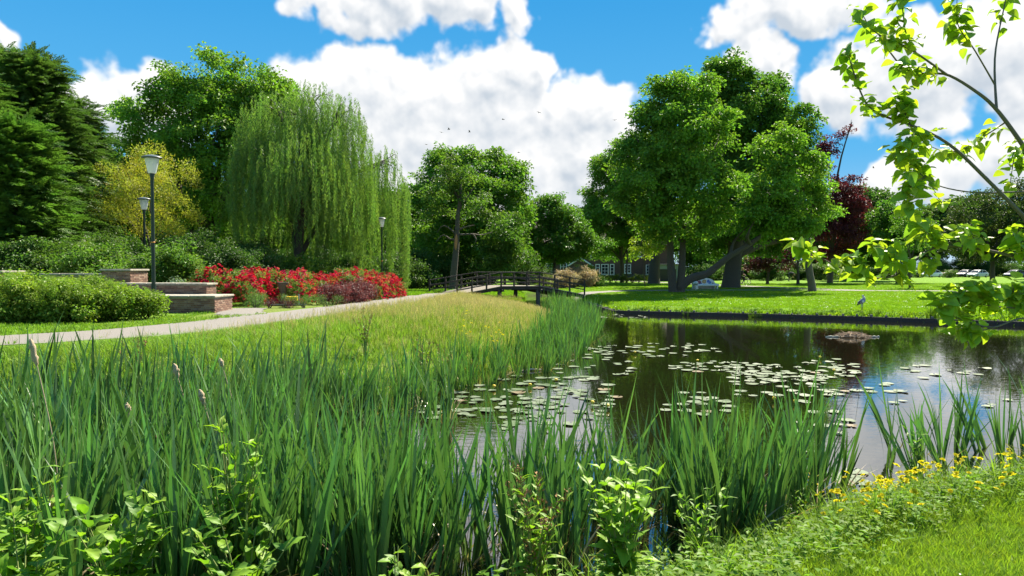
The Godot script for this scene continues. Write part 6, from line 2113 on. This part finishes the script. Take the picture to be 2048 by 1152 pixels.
func weed(s: int) -> ArrayMesh:
	rng.seed = 8800 + s
	var b := MB.new()
	for k in 3:
		var a := rf(0, TAU)
		var lean := Vector3(cos(a), 0, sin(a)) * 0.08
		var h := rf(0.22, 0.36)
		for j in 9:
			var q := (j + 0.5) / 9.0
			var p := lean * q * 2.0 + Vector3(0, h * q, 0)
			var w := j * 2.4 + rf(-0.4, 0.4)
			var g := rf(0.75, 1.3)
			b.col = Color(g, g, g)
			b.leaf(p, Vector3(cos(w), rf(-0.1, 0.6), sin(w)).normalized(), Vector3.UP, rf(0.07, 0.12) * (1.1 - q * 0.6), rf(0.025, 0.045), 0.2)
	return b.mesh()

func herb_mat(c: Color) -> StandardMaterial3D:
	var m := leafy(Color(0.85, 0.95, 0.4), 0.5, 0.35)
	m.albedo_color = c.linear_to_srgb()
	return m

# ------------------------------------------------------------------ the overhanging branches

func heart_leaf(s: int) -> ArrayMesh:
	rng.seed = 9100 + s
	var b := MB.new()
	var n := 8
	var curl: float = [0.2, 0.4, 0.05, 0.55][s % 4]
	for k in n + 1:
		var z := float(k) / n
		var w := 0.42 * pow(sin(PI * pow(z * 0.97 + 0.015, 0.66)), 0.8) * (1.0 if z < 0.75 else 1.0 - (z - 0.75) * 0.6)
		var y := -curl * z * z
		for j in 5:
			var e := (j - 2) / 2.0
			b.col = Color(1.25, 1.15, 1.2) if j == 2 else Color(0.96, 1.0, 0.96)
			b.add(Vector3(w * e, y + absf(e) * w * 0.35 + 0.025 * sin(z * 9.0 + s + e * 3.0) * absf(e), 0.18 + z))
	for k in n:
		for j in 4:
			var a := k * 5 + j
			b.quad(a, a + 5, a + 6, a + 1)
	b.col = Color(1.3, 1.2, 0.9)
	var q := b.add(Vector3(-0.012, 0, 0)); b.add(Vector3(0.012, 0, 0)); b.add(Vector3(0.010, 0, 0.2)); b.add(Vector3(-0.010, 0, 0.2))
	b.quad(q, q + 3, q + 2, q + 1)
	return b.mesh(true)

func build_overhang() -> void:
	rng.seed = 4711
	var meshes := []
	for s in 4: meshes.append(heart_leaf(s))
	var mats := []
	for c in [Color(0.27, 0.41, 0.032), Color(0.22, 0.37, 0.03), Color(0.34, 0.45, 0.036), Color(0.17, 0.32, 0.034)]:
		var m := leafy(Color(1.0, 1.0, 0.5), 0.45, 0.4)
		m.albedo_color = c.linear_to_srgb()
		mats.append(m)
	var d0 := 5.4
	var foot := Vector3(5.6, ground(5.6, 4.6) - 0.2, -4.6)
	var t := thing("overhanging_tree", "near tree reaching in with thin branches of large heart-shaped yellow-green leaves", "tree", foot)
	var trunk := MB.new()
	var tl := spline([Vector3(0, -0.1, 0), Vector3(-0.05, 1.2, 0), Vector3(-0.12, 2.4, -0.1), Vector3(-0.2, 3.4, -0.2), Vector3(-0.15, 5.0, -0.2)], 14)
	trunk.tube(tl, tapers(15, 0.17, 0.07), 12)
	one("trunk", trunk.mesh(true), M.bark_grey, t)
	# [points as px, py, metres nearer or farther; base radius; where leaves begin along it; whorls; joined to the trunk at height]
	var list := [
		[[[2300, 640, 0], [2120, 400, 0], [2048, 294, 0], [1993, 219, 0], [1949, 181, 0], [1893, 149, 0.1], [1843, 147, 0.15], [1799, 128, 0.2], [1752, 61, 0.2]], 0.030, 0.80, 5],
		[[[1893, 149, 0.1], [1832, 106, -0.1], [1790, 85, -0.2], [1745, 60, -0.2], [1722, 22, -0.2]], 0.013, 0.45, 5],
		[[[1832, 106, -0.1], [1812, 66, -0.2], [1804, 10, -0.3], [1796, -30, -0.3]], 0.009, 0.3, 4],
		[[[1993, 219, 0], [1990, 111, 0.2], [2010, 5, 0.4], [2020, -60, 0.4]], 0.014, 0.6, 3],
		[[[1990, 170, 0.1], [1949, 100, 0.0], [1916, 50, -0.1], [1914, 0, -0.1]], 0.009, 0.50, 5],
		[[[2300, 640, 0], [2140, 520, -0.2], [2048, 433, -0.3], [1982, 367, -0.3], [1916, 303, -0.3], [1871, 272, -0.3], [1821, 250, -0.3], [1766, 231, -0.3], [1732, 206, -0.3], [1707, 144, -0.3], [1693, 94, -0.3]], 0.026, 0.90, 5],
		[[[1821, 250, -0.3], [1805, 215, -0.4], [1795, 185, -0.4]], 0.007, 0.2, 5],
		[[[1850, 262, -0.3], [1826, 280, -0.5], [1800, 300, -0.5], [1812, 340, -0.5]], 0.007, 0.2, 6],
		[[[1916, 303, -0.3], [1880, 300, -0.2], [1845, 285, -0.2]], 0.006, 0.3, 2],
		[[[2010, 245, 0], [1985, 262, 0.2], [1940, 290, 0.2], [1920, 302, 0.2]], 0.009, 0.25, 3],
		[[[2048, 294, 0], [2030, 310, 0.3], [2020, 370, 0.3]], 0.010, 0.1, 5],
		[[[2050, 383, -0.1], [1950, 385, -0.2], [1871, 369, -0.2], [1830, 335, -0.2], [1812, 300, -0.2]], 0.009, 0.70, 4],
		[[[1850, 350, -0.2], [1880, 400, -0.1], [1915, 450, 0.0], [1927, 467, 0.0]], 0.006, 0.2, 2],
		[[[1850, 355, -0.2], [1825, 370, -0.4], [1818, 420, -0.4]], 0.006, 0.2, 5],
		[[[2300, 560, 0], [2150, 530, -0.4], [2048, 517, -0.5], [1971, 500, -0.5], [1893, 492, -0.5], [1849, 506, -0.5], [1799, 547, -0.6], [1749, 556, -0.6], [1682, 536, -0.7], [1627, 506, -0.7], [1596, 482, -0.7]], 0.020, 0.90, 5],
		[[[1749, 556, -0.6], [1710, 530, -0.7], [1705, 510, -0.7]], 0.006, 0.1, 4],
		[[[1799, 547, -0.6], [1785, 505, -0.7], [1745, 490, -0.7]], 0.006, 0.15, 5],
		[[[1893, 492, -0.5], [1860, 470, -0.5], [1838, 448, -0.5]], 0.006, 0.2, 4],
		[[[1849, 506, -0.5], [1860, 520, -0.5], [1862, 530, -0.5]], 0.005, 0.3, 2],
		[[[1971, 500, -0.5], [1950, 480, -0.6], [1940, 460, -0.6]], 0.006, 0.2, 3],
		[[[2048, 517, -0.5], [2040, 490, -0.6], [2025, 465, -0.6]], 0.006, 0.2, 3],
		[[[2300, 600, 0], [2140, 640, -0.6], [2048, 636, -0.8], [1989, 654, -0.9], [1951, 648, -0.9], [1917, 637, -0.9], [1894, 622, -0.9], [1882, 598, -0.9]], 0.011, 0.85, 4],
		[[[1989, 654, -0.9], [1950, 664, -0.9], [1930, 658, -0.9]], 0.005, 0.4, 3],
		[[[2300, 600, 0], [2140, 620, -0.5], [2048, 617, -0.7], [1984, 612, -0.8], [1939, 603, -0.8], [1925, 590, -0.8], [1917, 572, -0.8]], 0.010, 0.82, 4],
		[[[1984, 612, -0.8], [1975, 585, -0.8], [1965, 565, -0.8]], 0.006, 0.1, 5],
		[[[2048, 617, -0.7], [2030, 590, -0.7], [2025, 570, -0.7]], 0.006, 0.1, 6]]
	# the largest leaves one by one, the young ones between them as one mass for each branch
	var total := 0
	for q in list: total += q[3]
	var each := 292.0 / total
	var owed := 0.0
	for q in list:
		var pts := []
		for p in q[0]: pts.append(far_at(p[0], p[1], d0 + p[2] * 0.7) - foot)
		if q[0][0][0] == 2300: pts[0] = Vector3(-0.12, clampf(pts[0].y, 1.4, 2.6), -0.1)
		var n: int = 4 * pts.size()
		var line := spline(pts, n)
		var b := MB.new()
		b.tube(line, tapers(n + 1, q[1] * 0.78, maxf(0.0022, q[1] * 0.15), 0.7), 7)
		var br := one("branch", b.mesh(true), M.twig_bark, t)
		var young := []
		var tint := []
		for w in q[3]:
			var s := lerpf(q[2], 1.0, (w + 0.5) / q[3]) if w < q[3] - 1 else 1.0
			var p := line[clampi(int(round(s * n)), 0, n)]
			owed += each
			var k := int(owed)
			owed -= k
			for j in k:
				var turn := TAU * j / k + rf(-0.7, 0.7)
				var l := rf(0.082, 0.122)
				var o := one("leaf", meshes[rng.randi_range(0, 3)], mats[rng.randi_range(0, 3)], br, p + ball() * 0.02)
				o.basis = Basis(Vector3.UP, turn) * Basis(Vector3.RIGHT, rf(-0.25, 0.95)) * Basis(Vector3.FORWARD, rf(-0.8, 0.8)) * Basis.from_scale(Vector3(l, l, l))
			for j in 8:
				var l := rf(0.05, 0.09)
				var where := line[clampi(int(round((s - rf(0.0, 0.22)) * n)), 0, n)] + ball() * 0.07
				young.append(Transform3D(Basis(Vector3.UP, rf(0, TAU)) * Basis(Vector3.RIGHT, rf(-0.7, 0.9)) * Basis(Vector3.FORWARD, rf(-0.8, 0.8)) * Basis.from_scale(Vector3(l, l, l)), where))
				tint.append(vary(Color(0.30, 0.42, 0.03), 0.25))
		many("young_leaves", meshes[rng.randi_range(0, 3)], M.leaf_young, young, tint, br)

func build_plants() -> void:
	M.petal = leafy(Color(0.6, 0.6, 0.6), 0.6, 0.3)
	M.buttercup = leafy(Color(0.9, 0.9, 0.9))
	M.buttercup.albedo_color = Color(0.74, 0.66, 0.02).linear_to_srgb()
	M.grass_leaf = leafy(Color(0.85, 0.9, 0.4))
	M.reed_leaf = leafy(Color(0.48, 0.58, 0.26), 0.34, 0.48)
	M.leaf_herb = leafy(Color(0.85, 0.95, 0.4))
	M.leaf_young = leafy(Color(1.0, 1.0, 0.5), 0.45, 0.4)
	M.twig_bark = mat(Color(0.10, 0.085, 0.07), 0.8)
	build_shrubs()
	print("shrubs ", Time.get_ticks_msec())
	build_grass()
	print("grass ", Time.get_ticks_msec())
	build_reeds()
	build_pads()
	build_herbs()
	build_overhang()

# ------------------------------------------------------------------ the scene

func _ready() -> void:
	noise.frequency = 0.02
	noise.fractal_octaves = 3
	noise.seed = 9
	# camera
	var cam := Camera3D.new()
	cam.name = "camera"
	cam.fov = rad_to_deg(2.0 * atan(576.0 / F))
	cam.position = Vector3(0, EYE_Y, 0)
	cam.rotation.x = -PITCH
	cam.near = 0.1
	cam.far = 900.0
	add_child(cam)
	cam.current = true
	# sky
	var env := Environment.new()
	env.background_mode = Environment.BG_SKY
	env.sky = Sky.new()
	env.sky.sky_material = build_sky(0.31)
	env.tonemap_mode = Environment.TONE_MAPPER_LINEAR
	env.tonemap_exposure = 3.35
	env.sdfgi_enabled = true
	env.ssao_enabled = true
	env.ssil_enabled = true
	var we := WorldEnvironment.new()
	we.name = "environment"
	we.environment = env
	add_child(we)
	# sun: high, behind the trees and somewhat to the side of the bridge
	var sun := DirectionalLight3D.new()
	sun.name = "sun"
	sun.light_color = Color(1.0, 0.96, 0.88)
	sun.light_energy = 1.6
	sun.light_angular_distance = 0.5
	sun.shadow_enabled = true
	add_child(sun)
	var az := deg_to_rad(30.0)
	var el := deg_to_rad(47.0)
	var to_sun := Vector3(sin(az) * cos(el), sin(el), -cos(az) * cos(el))
	sun.look_at_from_position(to_sun * 200.0, Vector3.ZERO, Vector3.UP)
	print("sky ", Time.get_ticks_msec())
	for p in [[-9, 4.6], [-6, 4.6], [-3, 4.75], [-1, 4.9], [0.1, 5.1], [0.9, 5.5], [1.7, 6.2], [2.7, 6.95], [4, 7.7], [6.2, 8.4], [9, 9.0], [14, 9.5], [24, 10], [34, 14], [36, 22], [30, 28], [20.8, 30], [15.3, 33.5], [11.4, 35.5], [7.6, 36.9], [5.2, 37.9], [5.0, 41], [4.6, 47], [4.6, 54], [4.4, 62], [1.2, 62], [0.9, 54], [0.9, 47], [1.8, 41], [2.7, 36], [3.0, 33], [2.6, 28], [1.6, 22], [0.6, 18], [-1.3, 15], [-2.6, 12.6], [-4, 11.2], [-6, 10.2], [-9, 9.5]]:
		pond.append(Vector2(p[0], p[1]))
	for p in [[-24, 6.5], [-18, 9.4], [-14, 12.0], [-10.3, 14.7], [-8.55, 16.5], [-7.2, 20.2], [-6.1, 24.5], [-5.45, 30], [-5.2, 36], [-5.2, 43], [-4.9, 48.6], [-4.0, 49.9]]:
		path_one.append(Vector2(p[0], p[1]))
	for p in [[3.9, 51.4], [5.6, 56], [9, 61.5], [16, 63.6], [24, 63.4], [31, 62], [38, 60.5], [60, 58]]:
		path_two.append(Vector2(p[0], p[1]))
	for p in [[30, 62.2], [27, 68], [24, 77], [20, 92], [15, 108], [4, 118]]:
		path_three.append(Vector2(p[0], p[1]))
	build_materials()
	build_ground()
	build_water()
	build_paths()
	build_edging()
	print("ground ", Time.get_ticks_msec())
	build_trees()
	print("trees ", Time.get_ticks_msec())
	build_things()
	print("things ", Time.get_ticks_msec())
	build_plants()
	print("plants ", Time.get_ticks_msec())

func build_materials() -> void:
	var bark_bump := grey_noise(0.06, 4, 256, 31)
	M.bark = skin(texture_of(0.05, 4, [Color(0.030, 0.024, 0.018), Color(0.075, 0.062, 0.048), Color(0.13, 0.11, 0.085)], 256, 6), 1.6, 0.95, bark_bump, 4.0)
	M.bark_grey = skin(texture_of(0.05, 4, [Color(0.06, 0.05, 0.04), Color(0.13, 0.11, 0.09), Color(0.22, 0.19, 0.155)], 256, 7), 1.6, 0.95, bark_bump, 5.0)
	M.bark_brown = skin(texture_of(0.09, 5, [Color(0.035, 0.028, 0.022), Color(0.085, 0.070, 0.055), Color(0.15, 0.125, 0.10), Color(0.10, 0.095, 0.07)], 256, 41), 0.9, 0.95, grey_noise(0.08, 5, 256, 33), 9.0)
	M.dark_wood = skin(texture_of(0.04, 4, [Color(0.020, 0.015, 0.011), Color(0.040, 0.030, 0.023), Color(0.065, 0.052, 0.040)], 256, 12), 1.4, 0.75, grey_noise(0.08, 3, 256, 13), 1.0)
	M.old_post = skin(texture_of(0.06, 3, [Color(0.10, 0.09, 0.075), Color(0.22, 0.20, 0.17)], 128, 15), 2.0, 0.9)
	M.leaf_broad = leafy(Color(0.85, 0.95, 0.45), 0.5, 0.36)
	M.leaf_dark = leafy(Color(0.75, 0.40, 0.40), 0.5, 0.36)
	M.leaf_needle = leafy(Color(0.6, 0.7, 0.35), 0.5, 0.35)
	M.leaf_willow = leafy(Color(0.85, 0.95, 0.45), 0.5, 0.4)
	M.mesh_spray = spray(20, 0.5, 0.25, 0.15, 0.65, 1)
	M.mesh_droop = spray(30, 0.5, 0.17, 0.06, 0.9, 2)
	M.mesh_small = spray(26, 0.5, 0.20, 0.12, 0.8, 3)
	M.mesh_frond = frond(1)
	M.mesh_withy = withy(1)
